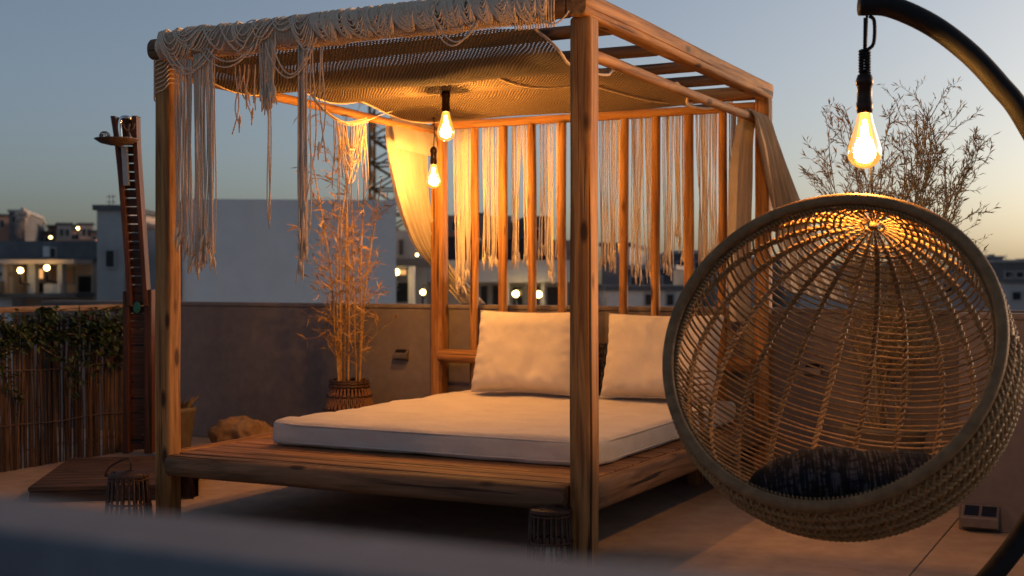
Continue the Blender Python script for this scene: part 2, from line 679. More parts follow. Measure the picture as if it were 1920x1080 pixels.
# ------------------------------------------------------------------ canopy daybed
PW, PD, PS = 2.236, 2.66, .09
bed = thing('canopy_daybed', 'rustic pine canopy daybed with four log posts and a plank platform', 'daybed', (PW / 2, PD / 2, 0))
post_top = 2.275
for k, (x, y, w) in enumerate(((0, 0, .094), (PW, 0, .098), (0, PD, .094), (PW, PD, .092))):
    timber('post', (x, y, 0), (x, y, post_top), w, w, 'pine', bed, 6, .06, .004, 24, 96, k + 1, 0, (3.55, 4.05, 4.5, 4.5)[k])
# roof ring
timber('side_beam', (PW, -.075, 2.326), (PW, PD + .06, 2.322), .094, .102, 'pine', bed, 4.2, .05, .006, 24, 96, 7, 0, 3.3)
timber('side_beam', (0, -.02, 2.322), (0, PD + .06, 2.322), .09, .094, 'pine', bed, 4.2, .05, .006, 20, 24, 8)
timber('front_beam', (-.060, -.03, 2.325), (PW - .052, -.03, 2.325), .10, .10, 'grey_pine', bed, 2.6, .05, .005, 20, 20, 9)
timber('back_beam', (.05, PD, 2.315), (PW - .05, PD, 2.315), .085, .085, 'pine', bed, 3, .03, .004, 20, 20, 10)
timber('slat_rail', (.046, PD - .005, 2.232), (PW - .046, PD - .005, 2.232), .055, .052, 'pine', bed, 6, 0, .003, 16, 16, 11)
for k, y in enumerate((.42, 1.0, 1.56, 2.05)):
    timber('rafter', (.046, y, 2.312), (PW - .048, y, 2.312), .062, .062, 'grey_pine', bed, 2.1, .06, .006, 16, 14, 20 + k)
timber('curtain_rail', (PW, .045, 2.137), (PW, PD - .045, 2.137), .05, .05, 'pine', bed, 2.2, .05, .006, 18, 14, 30, .006)
timber('curtain_rail', (0, .045, 2.215), (0, PD - .045, 2.188), .05, .05, 'pine', bed, 2.2, .05, .006, 18, 14, 31)
# back slats
SLX = [.28 + .2138 * k for k in range(9)]
for k, x in enumerate(SLX):
    timber('slat', (x, PD - .025, .36), (x, PD - .012, 2.206), .055 + .008 * (k % 3 == 1), .052, 'pine', bed, 2.3, .12, .006, 18, 14, 40 + k)
timber('head_rail', (.046, PD - .075, .685), (PW - .046, PD - .075, .685), .085, .088, 'pine', bed, 2.3, .02, .004, 18, 16, 52)
# platform
PT = .345
timber('front_rail', (.052, -.035, .292), (PW - .05, -.045, .298), .115, .108, 'grey_pine', bed, 2.7, -.08, .006, 26, 24, 60)
timber('side_rail', (PW + .006, .05, .288), (PW + .006, PD - .046, .292), .085, .118, 'grey_pine', bed, 4.5, .04, .005, 22, 20, 61)
timber('side_rail', (-.006, .05, .292), (-.006, PD - .046, .292), .085, .112, 'pine', bed, 3, .04, .005, 22, 20, 62)
timber('back_rail', (.05, PD, .29), (PW - .05, PD, .29), .09, .11, 'pine', bed, 3, .02, .004, 18, 16, 63)
npl = 24
for k in range(npl):
    y0 = .030 + k * (PD - .10) / npl
    y1 = y0 + (PD - .10) / npl - .006 - (.006 if k == 0 else 0)
    o = board('plank', (.046, (y0 + y1) / 2, PT - .012 + rng.uniform(-.0015, .0015)), (PW - .046, (y0 + y1) / 2, PT - .012 + rng.uniform(-.0015, .0015)), y1 - y0, .024, 'pine_plank', bed)
for x, y in ((.06, .085), (PW - .075, .085), (.06, PD - .09), (PW - .075, PD - .09)):
    timber('bracket', (x, y, .12), (x, y, .235), .075, .07, 'dark_teak', bed, 6, 0, .003, 6, 14, int(70 + x * 9 + y))
for y in (.75, 1.45, 2.1):
    timber('joist', (.04, y, .28), (PW - .04, y, .28), .06, .08, 'pine', bed, 6, 0, .003, 10, 12, int(y * 10))
for x, y in ((PW / 2, 1.4), (.22, 2.3), (PW - .3, 2.3)):
    timber('leg', (x, y, 0), (x, y, .238 if y == 1.4 else .32), .08, .08, 'pine', bed, 6, 0, .003, 8, 12, int(80 + x * 7 + y))


# ------------------------------------------------------------------ mattress and pillows
def slab(name, lo, hi, mat, parent, rad=.03, nx=50, ny=50, nz=8, puff=.012, wr=.006, seed=0, M=None):
    """a soft cushion: closed box grid with rounded edges, crowned faces and creases"""
    c = (np.array(lo) + np.array(hi)) / 2
    hsz = (np.array(hi) - np.array(lo)) / 2
    idx, V, F = {}, [], []

    def vid(i, j, k):
        key = (i, j, k)
        if key not in idx:
            p = np.array([2 * i / nx - 1, 2 * j / ny - 1, 2 * k / nz - 1]) * hsz
            q = np.clip(p, -(hsz - rad), hsz - rad)
            d = p - q
            l = np.linalg.norm(d)
            n = d / l if l > 1e-9 else np.zeros(3)
            s = q + n * min(rad, l if np.count_nonzero(np.abs(d) > 1e-9) < 2 else rad)
            fx = math.cos(p[0] / hsz[0] * math.pi / 2)
            fy = math.cos(p[1] / hsz[1] * math.pi / 2)
            s[2] += puff * (fx ** .4 * fy ** .4) * (p[2] / hsz[2] if p[2] > 0 else 0)
            w = p + c
            s += n * wr * noise.fractal((w[0] * 3 + seed, w[1] * 3, w[2] * 9), 1.0, 2.0, 3)
            # soft wrinkles across the top
            s[2] += wr * 1.2 * (p[2] > 0) * max(0, noise.noise((w[0] * 2.1 + w[1] * 1.2 + seed, w[1] * 6.0 - w[0], 3.0)) - .05)
            if p[2] > 0 and puff > 0:
                rd = 1 - 5.5 * abs(noise.noise((w[0] * 1.6 + w[1] * .9 + seed, w[1] * 3.4 - w[0] * .5, 7.0)))
                s[2] -= .006 * max(0, rd)
                s[2] -= .010 * math.exp(-((w[0] - 1.25) ** 2 / .25 + (w[1] - 1.35) ** 2 / .3))
            idx[key] = len(V)
            V.append(s + c)
        return idx[key]
    for i in range(nx):
        for j in range(ny):
            F.append((vid(i, j, nz), vid(i + 1, j, nz), vid(i + 1, j + 1, nz), vid(i, j + 1, nz)))
            F.append((vid(i, j, 0), vid(i, j + 1, 0), vid(i + 1, j + 1, 0), vid(i + 1, j, 0)))
    for i in range(nx):
        for k in range(nz):
            F.append((vid(i, 0, k), vid(i + 1, 0, k), vid(i + 1, 0, k + 1), vid(i, 0, k + 1)))
            F.append((vid(i, ny, k), vid(i, ny, k + 1), vid(i + 1, ny, k + 1), vid(i + 1, ny, k)))
    for j in range(ny):
        for k in range(nz):
            F.append((vid(0, j, k), vid(0, j, k + 1), vid(0, j + 1, k + 1), vid(0, j + 1, k)))
            F.append((vid(nx, j, k), vid(nx, j + 1, k), vid(nx, j + 1, k + 1), vid(nx, j, k + 1)))
    mb = MB()
    mb.add(V, F)
    return mb.build(name, mat, parent, True, origin=(c[0], c[1], lo[2]))


MT = .482
mat_root = thing('mattress', 'flat off-white linen mattress lying on the plank platform', 'mattress', (1.2, 1.4, PT + .002))
mlo, mhi = (.30, .43, PT + .004), (2.11, 2.53, MT - .008)
slab('mattress_body', mlo, mhi, 'linen', mat_root, .026, 80, 80, 10, .008, .008)
mb = MB()
for z in (MT - .022, PT + .026):
    pts = []
    for t in np.linspace(0, 2 * math.pi, 120):
        c_, s_ = math.cos(t), math.sin(t)
        e = 2 / 22
        x = (mlo[0] + mhi[0]) / 2 + (mhi[0] - mlo[0]) / 2 * math.copysign(abs(c_) ** e, c_) * .9995
        y = (mlo[1] + mhi[1]) / 2 + (mhi[1] - mlo[1]) / 2 * math.copysign(abs(s_) ** e, s_) * .9995
        pts.append((x, y, z + .002 * math.sin(t * 9)))
    mb.tube(pts, .0048, 6)
mb.build('piping', 'linen', mat_root, True, origin=mat_root.location)


def pillow(label, cx, cy, cz, w, h, t, lean, yaw, seed):
    """back cushion: local x across, local z up, thin along y"""
    M = Matrix.Translation((cx, cy, cz)) @ Matrix.Rotation(yaw, 4, 'Z') @ Matrix.Rotation(-lean, 4, 'X')
    r = thing('back_pillow', label, 'pillow', group='pillows against the slats', M=M)
    n = 40
    V, F = [], []
    for side in (1, -1):
        for i in range(n + 1):
            for j in range(n + 1):
                u, v = 2 * i / n - 1, 2 * j / n - 1
                pu = 1 - .055 * (1 - abs(v) ** 2.0) ** 1 * abs(u) ** 3
                pv = 1 - .05 * (1 - abs(u) ** 2.0) ** 1 * abs(v) ** 3
                x, z = u * w / 2 * pu, v * h / 2 * pv
                cr = (1 - u ** 6) ** .5 * (1 - v ** 6) ** .5 if abs(u) < 1 and abs(v) < 1 else 0
                th = t / 2 * cr * (1 + .1 * (-v))
                edge = max(abs(u), abs(v))
                wrk = (.016 * noise.noise((u * 2 + seed, v * 2.2, side)) + .006 * noise.noise((u * 6 + v * 3 + seed, v * 3 - u * 2, side + 4))) * cr
                puck = .011 * math.sin((u if abs(v) > abs(u) else v) * 23 + seed) * max(0, edge - .72) / .28 * cr
                crease = -.012 * cr * max(0, 1 - abs((u - .3 * v - .35) * 5)) * max(0, .9 - abs(v + .5)) * (seed % 2)
                V.append((x, -side * (th + wrk + puck + crease), z + h / 2))
    m = n + 1
    for s in (0, 1):
        o_ = s * m * m
        for i in range(n):
            for j in range(n):
                q = (o_ + i * m + j, o_ + (i + 1) * m + j, o_ + (i + 1) * m + j + 1, o_ + i * m + j + 1)
                F.append(q if s == 0 else q[::-1])
    me = bpy.data.meshes.new('pillow_body')
    me.from_pydata([tuple(v) for v in V], [], F)
    me.materials.append(MATS['linen'])
    for p in me.polygons:
        p.use_smooth = True
    link('pillow_body', me, r, M)
    mb = MB()
    pts = []
    for i in range(4 * n + 1):
        q, k = divmod(i % (4 * n), n)
        f = 2 * k / n - 1
        u, v = ((f, -1), (1, f), (-f, 1), (-1, -f))[q]
        pu = 1 - .055 * (1 - abs(v) ** 2.0) * abs(u) ** 3
        pv = 1 - .05 * (1 - abs(u) ** 2.0) * abs(v) ** 3
        pts.append((u * w / 2 * pu, 0, v * h / 2 * pv + h / 2))
    mb.tube(pts, .005, 6)
    me = bpy.data.meshes.new('seam')
    me.from_pydata(np.concatenate(mb.V).tolist(), [], mb.F)
    me.materials.append(MATS['linen'])
    link('seam', me, r, M)
    return r


pillow('off-white square back pillow leaning beside the tied curtain post', .862, 2.20, MT + .012, .73, .52, .20, R(15), R(0), 1)
pillow('off-white square back pillow on the hanging chair side of the mattress', 1.735, 2.20, MT + .012, .72, .51, .20, R(15), R(-1), 4)
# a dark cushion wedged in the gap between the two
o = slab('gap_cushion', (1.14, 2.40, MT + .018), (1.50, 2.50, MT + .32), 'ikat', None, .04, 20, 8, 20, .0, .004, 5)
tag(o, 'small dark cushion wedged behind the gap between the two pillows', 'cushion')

# ------------------------------------------------------------------ knotted net canopy
NX, NY = 70, 120
V, F, UV = [], [], []


def canopy_z(x, y):
    u = x / PW
    if y < 1.0:
        z = 2.268 - .135 * math.sin(math.pi * min(1, max(0, y)) ** .85) * (1 - .25 * abs(u - .55) * 2)
    elif y < 1.56:
        z = 2.268 - .045 * math.sin(math.pi * (y - 1.0) / .56)
    else:
        z = 2.268 - .05 * math.sin(math.pi * (y - 1.56) / (2.60 - 1.56)) - .01 * (y - 1.56)
    return z + .012 * noise.noise((x * 2.3, y * 2.3, 1.0)) * min(1, y * 3)


for j in range(NY + 1):
    y = -.01 + (2.60 + .01) * j / NY
    right = 2.02 + .05 * math.sin(y * 5.2) + .02 * math.sin(y * 17)
    left = .07 + .03 * math.sin(y * 4 + 1)
    for i in range(NX + 1):
        x = left + (right - left) * i / NX
        edge = max(0, (i / NX - .9) / .1)
        V.append((x, y, canopy_z(x, y) - .02 * edge * (1 + math.sin(y * 9))))
        UV.append((x, y))
for j in range(NY):
    for i in range(NX):
        a = j * (NX + 1) + i
        F.append((a, a + 1, a + NX + 2, a + NX + 1))
canopy = thing('net_canopy', 'brown knotted net slung under the rafters as the daybed roof', 'canopy', (1.1, 1.3, 2.2))
mb = MB()
mb.add(V, F)
o = mb.build('net_sheet', 'net', canopy, True, origin=canopy.location)
ul = o.data.uv_layers.new(name='UVMap')
li = np.zeros(len(o.data.loops), int)
o.data.loops.foreach_get('vertex_index', li)
ul.data.foreach_set('uv', np.array(UV)[li].ravel())
mb = MB()   # selvedge cords and the join across the net
for col in (0, NX):
    mb.tube([V[j * (NX + 1) + col] for j in range(0, NY + 1, 2)], .007, 5)
seam = []
for k in range(30):
    t = k / 29
    x, y = 1.28 + .62 * t + .08 * math.sin(t * 3), 1.02 + 1.3 * t ** .8
    seam.append((x, y, canopy_z(x, y) - .006))
mb.tube(seam, .005, 5)
mb.build('selvedge', 'cord', canopy, True, origin=canopy.location)


# ------------------------------------------------------------------ macrame thrown over the front beam
def hang(x, y, z0, z1, sway=.01, x1=None, n=9, seed=0, tw=0.0):
    """one hanging cord"""
    x1 = x if x1 is None else x1
    out = []
    ph = rng.uniform(0, 6.28)
    for k in range(n):
        t = k / (n - 1)
        e = t * t * (3 - 2 * t)
        out.append((x + (x1 - x) * e + sway * .4 * math.sin(t * 5 + ph) * t, y + sway * .5 * math.sin(t * 4 + ph * 2) * t, z0 + (z1 - z0) * t))
    return out


def fringe(mb, x0, x1, y, z0, z1, n, clumps, sway=.012, r=.0032, jag=.08, yj=.012):
    cl = [(x0 + (x1 - x0) * (k + .5) / clumps + rng.uniform(-.3, .3) * (x1 - x0) / clumps, rng.uniform(-jag, jag * .6)) for k in range(clumps)]
    for i in range(n):
        xs = x0 + (x1 - x0) * (i + rng.random()) / n
        c = min(cl, key=lambda q: abs(q[0] - xs))
        xe = xs + (c[0] - xs) * rng.uniform(.1, .62)
        ze = z1 + c[1] + rng.uniform(-jag, jag) * .45
        pts = hang(xs, y + rng.uniform(-yj, yj), z0, ze, sway, xe)
        mb.tube(pts, r, 4)
        if rng.random() < .6:      # frayed knot near the tip
            e = np.array(pts[-1])
            q = np.array([rng.uniform(-.012, .012), rng.uniform(-.008, .008), 0])
            mb.tube([e + (0, 0, .05), e + q + (0, 0, .022), e + q * 1.4 + (0, 0, .002), e + q * 2.0 + (0, 0, -.035)], [r * .8, r * 2.3, r * 1.2, r * .6], 5)


BX0, BX1, BY, BZ = -.02, 2.10, -.03, 2.325
mac = thing('macrame_throw', 'grey-white macrame throw wrapped over the front beam with looping cords and long tassels', 'macrame', (1.05, BY, BZ))
# the rolled net itself: a lumpy sleeve round the beam
V, F = [], []
na, nb = 26, 110
for j in range(nb + 1):
    x = BX0 + .03 + (BX1 - BX0 - .03) * j / nb
    for i in range(na):
        a = 2 * math.pi * i / na
        r = .061 + .008 * noise.noise((x * 5, math.cos(a) * 1.5, math.sin(a) * 1.5)) + .006 * noise.noise((x * 16, math.cos(a) * 3, math.sin(a) * 3))
        r += .006 * max(0, math.sin(x * 3.0 + .5))
        V.append((x, BY - r * math.cos(a), BZ + .004 + r * math.sin(a) * 1.03))
for j in range(nb):
    for i in range(na):
        k = (i + 1) % na
        F.append((j * na + i, j * na + k, (j + 1) * na + k, (j + 1) * na + i))
mb = MB()
mb.add(V, F)
o = mb.build('rolled_net', 'cord', mac, True, origin=mac.location)
# knit relief on the roll: fine slanting rows
mb = MB()
for k in range(240):
    x = BX0 + .04 + (BX1 - BX0 - .08) * k / 239
    pts = []
    for q in range(13):
        a = R(-70 + 190 * q / 12)
        pts.append((x + .03 * q / 12, BY - .0715 * math.cos(a), BZ + .004 + .0735 * math.sin(a)))
    mb.tube(pts, .0028, 4)
stuff(mb.build('knit_rows', 'cord', mac, True, origin=mac.location))
# loops slung over the front of the roll
mb = MB()
xa = BX0 + .01
while xa < BX1 - .10:
    full = xa > .82                       # wound tightly here, loose loops over the knit elsewhere
    wdt = rng.uniform(.10, .20) if full else rng.uniform(.16, .34)
    cnt = rng.randint(9, 15) if full else rng.randint(3, 8)
    lo = rng.uniform(-62, -38) if full else rng.uniform(-55, 5)
    skew = rng.uniform(.03, .09) if full else rng.uniform(-.02, .06)
    drop = 0 if full else max(0, rng.gauss(.01, .03))
    shp = rng.uniform(.55, .8)
    for m_ in range(cnt):
        f_ = m_ / cnt
        a0 = xa + .0065 * m_ + rng.uniform(-.001, .001)
        b0 = min(a0 + wdt * (1 - .55 * f_), BX1 + .02)
        l0 = R(lo + 75 * f_ * f_ + rng.uniform(-3, 3))
        rr = .0775 + .009 * f_ + .004 * rng.random()
        pts = []
        for q in range(17):
            t = q / 16
            s_ = math.sin(math.pi * t)
            a = R(110) + (l0 - R(110)) * s_ ** shp
            pts.append((a0 + (b0 - a0) * t + skew * s_ * (1 - f_), BY - rr * math.cos(a) - .003, BZ + .004 + rr * math.sin(a) - drop * (1 - f_) * s_ ** 3))
        mb.tube(pts, .0036, 5)
    xa += rng.uniform(.035, .07) if full else rng.uniform(.06, .14)
for k in range(16):       # whorl of loops at the open end of the throw
    xa = 1.92 + .012 * k
    pts = []
    for q in range(15):
        t = q / 14
        a = R(120 - 230 * t)
        pts.append((xa + .05 * math.sin(math.pi * t), BY - (.078 + .001 * (k % 4)) * math.cos(a), BZ + .004 + .08 * math.sin(a)))
    mb.tube(pts, .0036, 4)
for (xa, xb, dp) in ((1.60, 1.80, .085), (1.58, 1.78, .10), (2.08, 2.215, .05), (.30, .62, .10), (.34, .62, .075), (.10, .34, .09), (.08, .36, .115), (.13, .38, .10), (.72, .95, .16), (.68, .97, .175)):
    pts = [(xa + (xb - xa) * t, BY - .075 - .01 * math.sin(math.pi * t), BZ - .035 - dp * math.sin(math.pi * t) ** .8) for t in np.linspace(0, 1, 15)]
    mb.tube(pts, .0036, 5)
stuff(mb.build('cord_loops', 'cord', mac, True, origin=mac.location))
# cords lashed round the head of the corner post
mb = MB()
for k in range(9):
    z = 2.30 - .022 * k - .01
    pts = []
    for q in range(22):
        a = 2 * math.pi * q / 20 + 2.6
        rr = .0495
        ex = 2 / 6
        cx_, sy_ = math.cos(a), math.sin(a)
        pts.append((rr * math.copysign(abs(cx_) ** ex, cx_), rr * math.copysign(abs(sy_) ** ex, sy_), z + .045 * cx_ - .006 * sy_))
    mb.tube(pts, .0036, 4)
stuff(mb.build('post_lashing', 'cord', mac, True, origin=mac.location))


def tassel(x0, x1, z0, z1, n, clumps, y=-.09, jag=.06, sway=.012, r=.0040):
    mb = MB()
    fringe(mb, x0, x1, y, z0, z1, n, clumps, sway, r, jag)
    return stuff(mb.build('tassel', 'cord', mac, True, origin=((x0 + x1) / 2, y, z0)))


tassel(.135, .235, 2.25, 1.36, 22, 4, jag=.09, sway=.022)
tassel(.245, .365, 2.27, 1.31, 34, 5, jag=.12, sway=.022)
tassel(.635, .735, 2.36, 2.02, 30, 2, jag=.08, sway=.02)
tassel(.685, .70, 2.06, 1.50, 3, 1, jag=.03)
tassel(.85, .905, 2.26, 1.32, 13, 2, jag=.13, sway=.02)
tassel(.86, .872, 2.27, 1.25, 4, 1, jag=.04)
tassel(.925, .935, 2.25, 1.50, 2, 1, jag=.2, sway=.07)
tassel(.97, .985, 2.24, 1.75, 2, 1, jag=.1, sway=.05)
tassel(.40, .52, 2.22, 1.99, 6, 3, jag=.10, sway=.05, y=.02)

# the scrap of netting slung from the throw across to the post plant
scrap = thing('net_swag', 'torn swag of netting slung below the curtain rail with a ragged cord fringe', 'macrame', (.35, .9, 2.05))
mb = MB()
A, Bm, Cc = at(575, 165, 6.35), at(648, 232, 6.75), at(690, 226, 7.15)
rope = spline([A, at(605, 205, 6.45), Bm, Cc], 24)
for k in range(7):
    off = np.array([rng.uniform(-.012, .012), rng.uniform(-.012, .012), rng.uniform(-.014, .014)])
    mb.tube(rope + off * np.linspace(.3, 1, len(rope))[:, None], .0035, 4)
mb.tube(spline([Cc, at(720, 213, 7.6), at(748, 205, 8.0)], 8), .003, 4)
for k in range(30):
    t = rng.uniform(.52, 1)
    p = rope[int(t * (len(rope) - 1))]
    L = rng.choice([.18, .25, .32, .40]) * rng.uniform(.8, 1.2)
    q = np.array([rng.uniform(-.02, .02), rng.uniform(-.02, .02), 0])
    mb.tube([p, p + q * .4 + (0, 0, -L * .4), p + q + (0, 0, -L * .75), p + q * 1.2 + (0, 0, -L)], .0032, 4)
for k in range(9):
    a_ = rope[int(rng.uniform(.55, .7) * (len(rope) - 1))]
    b_ = rope[int(rng.uniform(.8, 1) * (len(rope) - 1))]
    mid = (a_ + b_) / 2 + (0, 0, -rng.uniform(.12, .34))
    mb.tube(spline([a_, (a_ + mid) / 2 + (0, 0, -.05), mid, (b_ + mid) / 2 + (0, 0, -.05), b_], 12), .0032, 4)
p = rope[int(.62 * (len(rope) - 1))]
mb.tube([p, p + (0, 0, -.4), p + (.01, 0, -.85)], .003, 4)
stuff(mb.build('swag_cords', 'cord', scrap, True, origin=scrap.location))

# ------------------------------------------------------------------ string curtain on the slatted back
sc = thing('string_curtain', 'back curtain of loose cream strings hung in bunches behind the slats', 'string curtain', (1.1, PD + .045, 2.22))
edges = [.075] + SLX + [PW - .07]
for k in range(len(edges) - 1):
    x0, x1 = edges[k] + .022, edges[k + 1] - .018
    if k == 0:
        continue
    bot = [0, 1.36, 1.42, 1.36, 1.47, 1.30, 1.33, 1.36, 1.34, 1.38][k]
    mb = MB()
    fringe(mb, x0, x1, PD + .048, 2.25, bot, 22 if k < 5 else 26, 3 if k % 2 else 2, .022, .0034, .12, .014)
    stuff(mb.build('string_bunch', 'knot_cord', sc, True, origin=((x0 + x1) / 2, PD + .048, 2.25)))


# ------------------------------------------------------------------ curtains
def drape(name, spine_rows, mat, parent, folds, depth, n_across=60, n_down=50, seed=0):
    """loft: each row is (left point, right point, gather 0..1); folds grow with gathering"""
    ts = np.linspace(0, 1, len(spine_rows))
    Lp = spline([r[0] for r in spine_rows], n_down)
    Rp = spline([r[1] for r in spine_rows], n_down)
    g = np.interp(np.linspace(0, 1, len(Lp)), ts, [r[2] for r in spine_rows])
    V, F = [], []
    for j in range(len(Lp)):
        ax = Rp[j] - Lp[j]
        nrm = np.cross(ax, (0, 0, 1.0))
        nl = np.linalg.norm(nrm)
        nrm = nrm / nl if nl > 1e-6 else np.array([0, 1.0, 0])
        for i in range(n_across + 1):
            t = i / n_across
            ph = t * folds * 2 * math.pi
            f = depth * g[j] * (math.sin(ph + .5 * math.sin(j * .08 + seed)) + .45 * math.sin(ph * 2.3 + seed + j * .05))
            f += depth * .3 * noise.noise((t * 4 + seed, j * .09, 0))
            V.append(Lp[j] + ax * (t + .006 * g[j] * math.cos(ph)) + nrm * f)
    m = n_across + 1
    for j in range(len(Lp) - 1):
        for i in range(n_across):
            F.append((j * m + i, j * m + i + 1, (j + 1) * m + i + 1, (j + 1) * m + i))
    mb = MB()
    mb.add(V, F)
    return mb.build(name, mat, parent, True, origin=V[0])


cur = thing('curtain', 'cream cotton curtain folded over the rail and swept behind the back post', 'curtain', (.0, 2.3, 2.2))
yb = PD + .085
P_ = lambda px, py, y: at_y(px, py, y)
drape('curtain_panel', [
    (np.array([-.035, 2.02, 2.205]), np.array([-.032, 2.56, 2.19]), .35),
    (np.array([-.045, 2.06, 2.02]), np.array([-.05, 2.57, 2.00]), .55),
    (np.array([-.07, 2.24, 1.70]), np.array([-.06, 2.62, 1.70]), .9),
    (np.array([-.10, 2.50, 1.42]), np.array([-.04, 2.735, 1.42]), 1.0),
    (np.array([-.06, 2.76, 1.22]), np.array([.08, 2.765, 1.24]), 1.0),
    (np.array([.03, 2.79, 1.10]), np.array([.20, 2.79, 1.10]), .8),
    (np.array([.09, 2.80, 1.032]), np.array([.27, 2.80, 1.032]), .7)], 'curtain_cloth', cur, 6, .028, seed=1)
drape('valance', [
    (np.array([.030, 2.02, 2.20]), np.array([.030, 2.56, 2.18]), .1),
    (np.array([.004, 2.03, 2.236]), np.array([.004, 2.56, 2.222]), .05),
    (np.array([-.034, 2.02, 2.20]), np.array([-.034, 2.56, 2.18]), .1),
    (np.array([.040, 2.02, 2.13]), np.array([.040, 2.565, 2.11]), .12)][0:2] + [
    (np.array([.036, 2.03, 2.10]), np.array([.040, 2.565, 2.08]), .2),
    (np.array([.036, 2.04, 2.03]), np.array([.040, 2.565, 2.01]), .3)], 'curtain_cloth', cur, 3, .010, 30, 20, seed=2)
mb = MB()
fringe(mb, .085, .24, PD + .05, 2.22, 1.20, 34, 2, .02, .0034, .12, .014)
o = mb.build('string_bunch', 'knot_cord', sc, True, origin=(.15, PD + .05, 2.22))
stuff(o)

cur2 = thing('curtain', 'cream cotton curtain knotted over the rail end and blown outside the back post', 'curtain', (PW, 2.5, 2.1))
yr = 2.42
drape('curtain_panel', [
    (np.array([PW - .02, 2.30, 2.155]), np.array([PW - .02, 2.56, 2.155]), .5),
    (np.array([PW - .055, 2.31, 2.05]), np.array([PW - .05, 2.58, 2.05]), .8),
    (np.array([PW - .10, 2.36, 1.75]), np.array([PW - .055, 2.57, 1.75]), 1),
    (np.array([PW - .12, 2.38, 1.3]), np.array([PW - .06, 2.58, 1.3]), 1),
    (np.array([PW - .12, 2.40, .95]), np.array([PW - .06, 2.58, .95]), 1)], 'curtain_cloth', cur2, 4, .026, seed=3)
drape('curtain_tail', [
    (np.array([PW - .03, 2.33, 2.165]), np.array([PW - .02, 2.60, 2.165]), .4),
    (np.array([PW + .035, 2.34, 2.15]), np.array([PW + .05, 2.62, 2.15]), .6),
    (np.array([PW + .062, 2.40, 2.0]), np.array([PW + .09, 2.66, 2.0]), 1),
    (np.array([PW + .085, 2.50, 1.7]), np.array([PW + .20, 2.70, 1.7]), 1),
    (np.array([PW + .11, 2.58, 1.4]), np.array([PW + .34, 2.71, 1.38]), 1),
    (np.array([PW + .14, 2.62, 1.13]), np.array([PW + .50, 2.72, 1.06]), 1)], 'curtain_cloth', cur2, 5, .026, seed=6)
drape('curtain_wrap', [
    (np.array([PW - .05, 2.32, 2.07]), np.array([PW - .05, 2.59, 2.07]), .6),
    (np.array([PW - .038, 2.31, 2.15]), np.array([PW - .034, 2.60, 2.15]), .5),
    (np.array([PW, 2.31, 2.178]), np.array([PW, 2.61, 2.178]), .5),
    (np.array([PW + .036, 2.33, 2.15]), np.array([PW + .04, 2.61, 2.15]), .5),
    (np.array([PW + .05, 2.36, 2.06]), np.array([PW + .055, 2.62, 2.06]), .7)], 'curtain_cloth', cur2, 6, .012, 60, 24, seed=5)


# ------------------------------------------------------------------ amber filament lamps
def pendant(label, bulb_c, top, scale, group=None, spring=None, power=1.0):
    """cable, socket, glass, filament; bulb_c is the middle of the glass"""
    c = np.array(bulb_c, float)
    s = scale
    r = thing('pendant_lamp', label, 'lamp', tuple(c), group)
    prof = [(.016, .085), (.019, .07), (.024, .045), (.034, .012), (.043, -.018), (.0455, -.034), (.043, -.052), (.034, -.066), (.02, -.075), (.004, -.079)]
    mb = MB()
    mb.lathe([(a * s, b * s) for a, b in prof], 28, c)
    mb.build('glass_bulb', 'amber_glass', r, True, origin=c)
    mb = MB()
    for k in range(6):
        a0 = k * math.pi / 3
        mb.tube([c + s * np.array([.005 * math.cos(a0), .005 * math.sin(a0), .052]), c + s * np.array([.011 * math.cos(a0 + .3), .011 * math.sin(a0 + .3), .0]), c + s * np.array([.004 * math.cos(a0 + .6), .004 * math.sin(a0 + .6), -.052])], .0013 * s, 5)
    mb.build('filament', 'filament', r, True, origin=c)
    mb = MB()
    mb.lathe([(x * s, z * s) for x, z in [(.0195, .072), (.0225, .085), (.0225, .10), (.0205, .104), (.020, .145), (.0235, .15), (.0235, .163), (.019, .176), (.009, .186), (.004, .19)]], 22, c)
    mb.build('socket', 'socket', r, True, origin=c)
    st = c + (0, 0, .188 * s)
    top = np.array(top, float)
    if spring is None:
        mb = MB()
        mb.tube(spline([st, (st + top) / 2 + (.004, .004, 0), top], 10), .0038, 6)
        for k in range(3):
            a0 = np.linspace(0, 6.3, 10)
            mb.tube([top + (.010 * math.cos(t), .010 * math.sin(t), -.012 * k) for t in a0], .003, 5)
        mb.build('cable', 'socket', r, True, origin=c)
    else:
        z0, z1, zh = spring
        mb = MB()
        mb.tube([(c[0] + .017 * math.cos(t), c[1] + .017 * math.sin(t), z0 + (z1 - z0) * t / (2 * math.pi * 8)) for t in np.linspace(0, 2 * math.pi * 8, 110)], .0048, 6)
        mb.tube([st, (c[0], c[1], z0 + .01)], .008, 6)
        mb.build('spring', 'black_steel', r, True, origin=c)
        mb = MB()
        mb.tube(spline([(c[0], c[1], z1 - .005), (c[0], c[1], zh - .12), (c[0] + .004, c[1], zh - .10), (c[0] + .03, c[1], zh - .075), (c[0] + .032, c[1], zh), (c[0] + .016, c[1], zh + .02)], 24), .0065, 6)
        mb.tube([(c[0], c[1], zh - .12), (c[0] + .002, c[1], zh + .015)], .0065, 6)
        mb.build('hook', 'black_steel', r, True, origin=c)
    ld = bpy.data.lights.new('bulb_light', 'POINT')
    ld.energy = LAMP_W * power
    ld.color = (1, .525, .185)
    ld.shadow_soft_size = .043 * s
    lo = bpy.data.objects.new('bulb_light', ld)
    COL.objects.link(lo)
    lo.parent = r
    lo.location = (0, 0, -.034 * s)
    return r


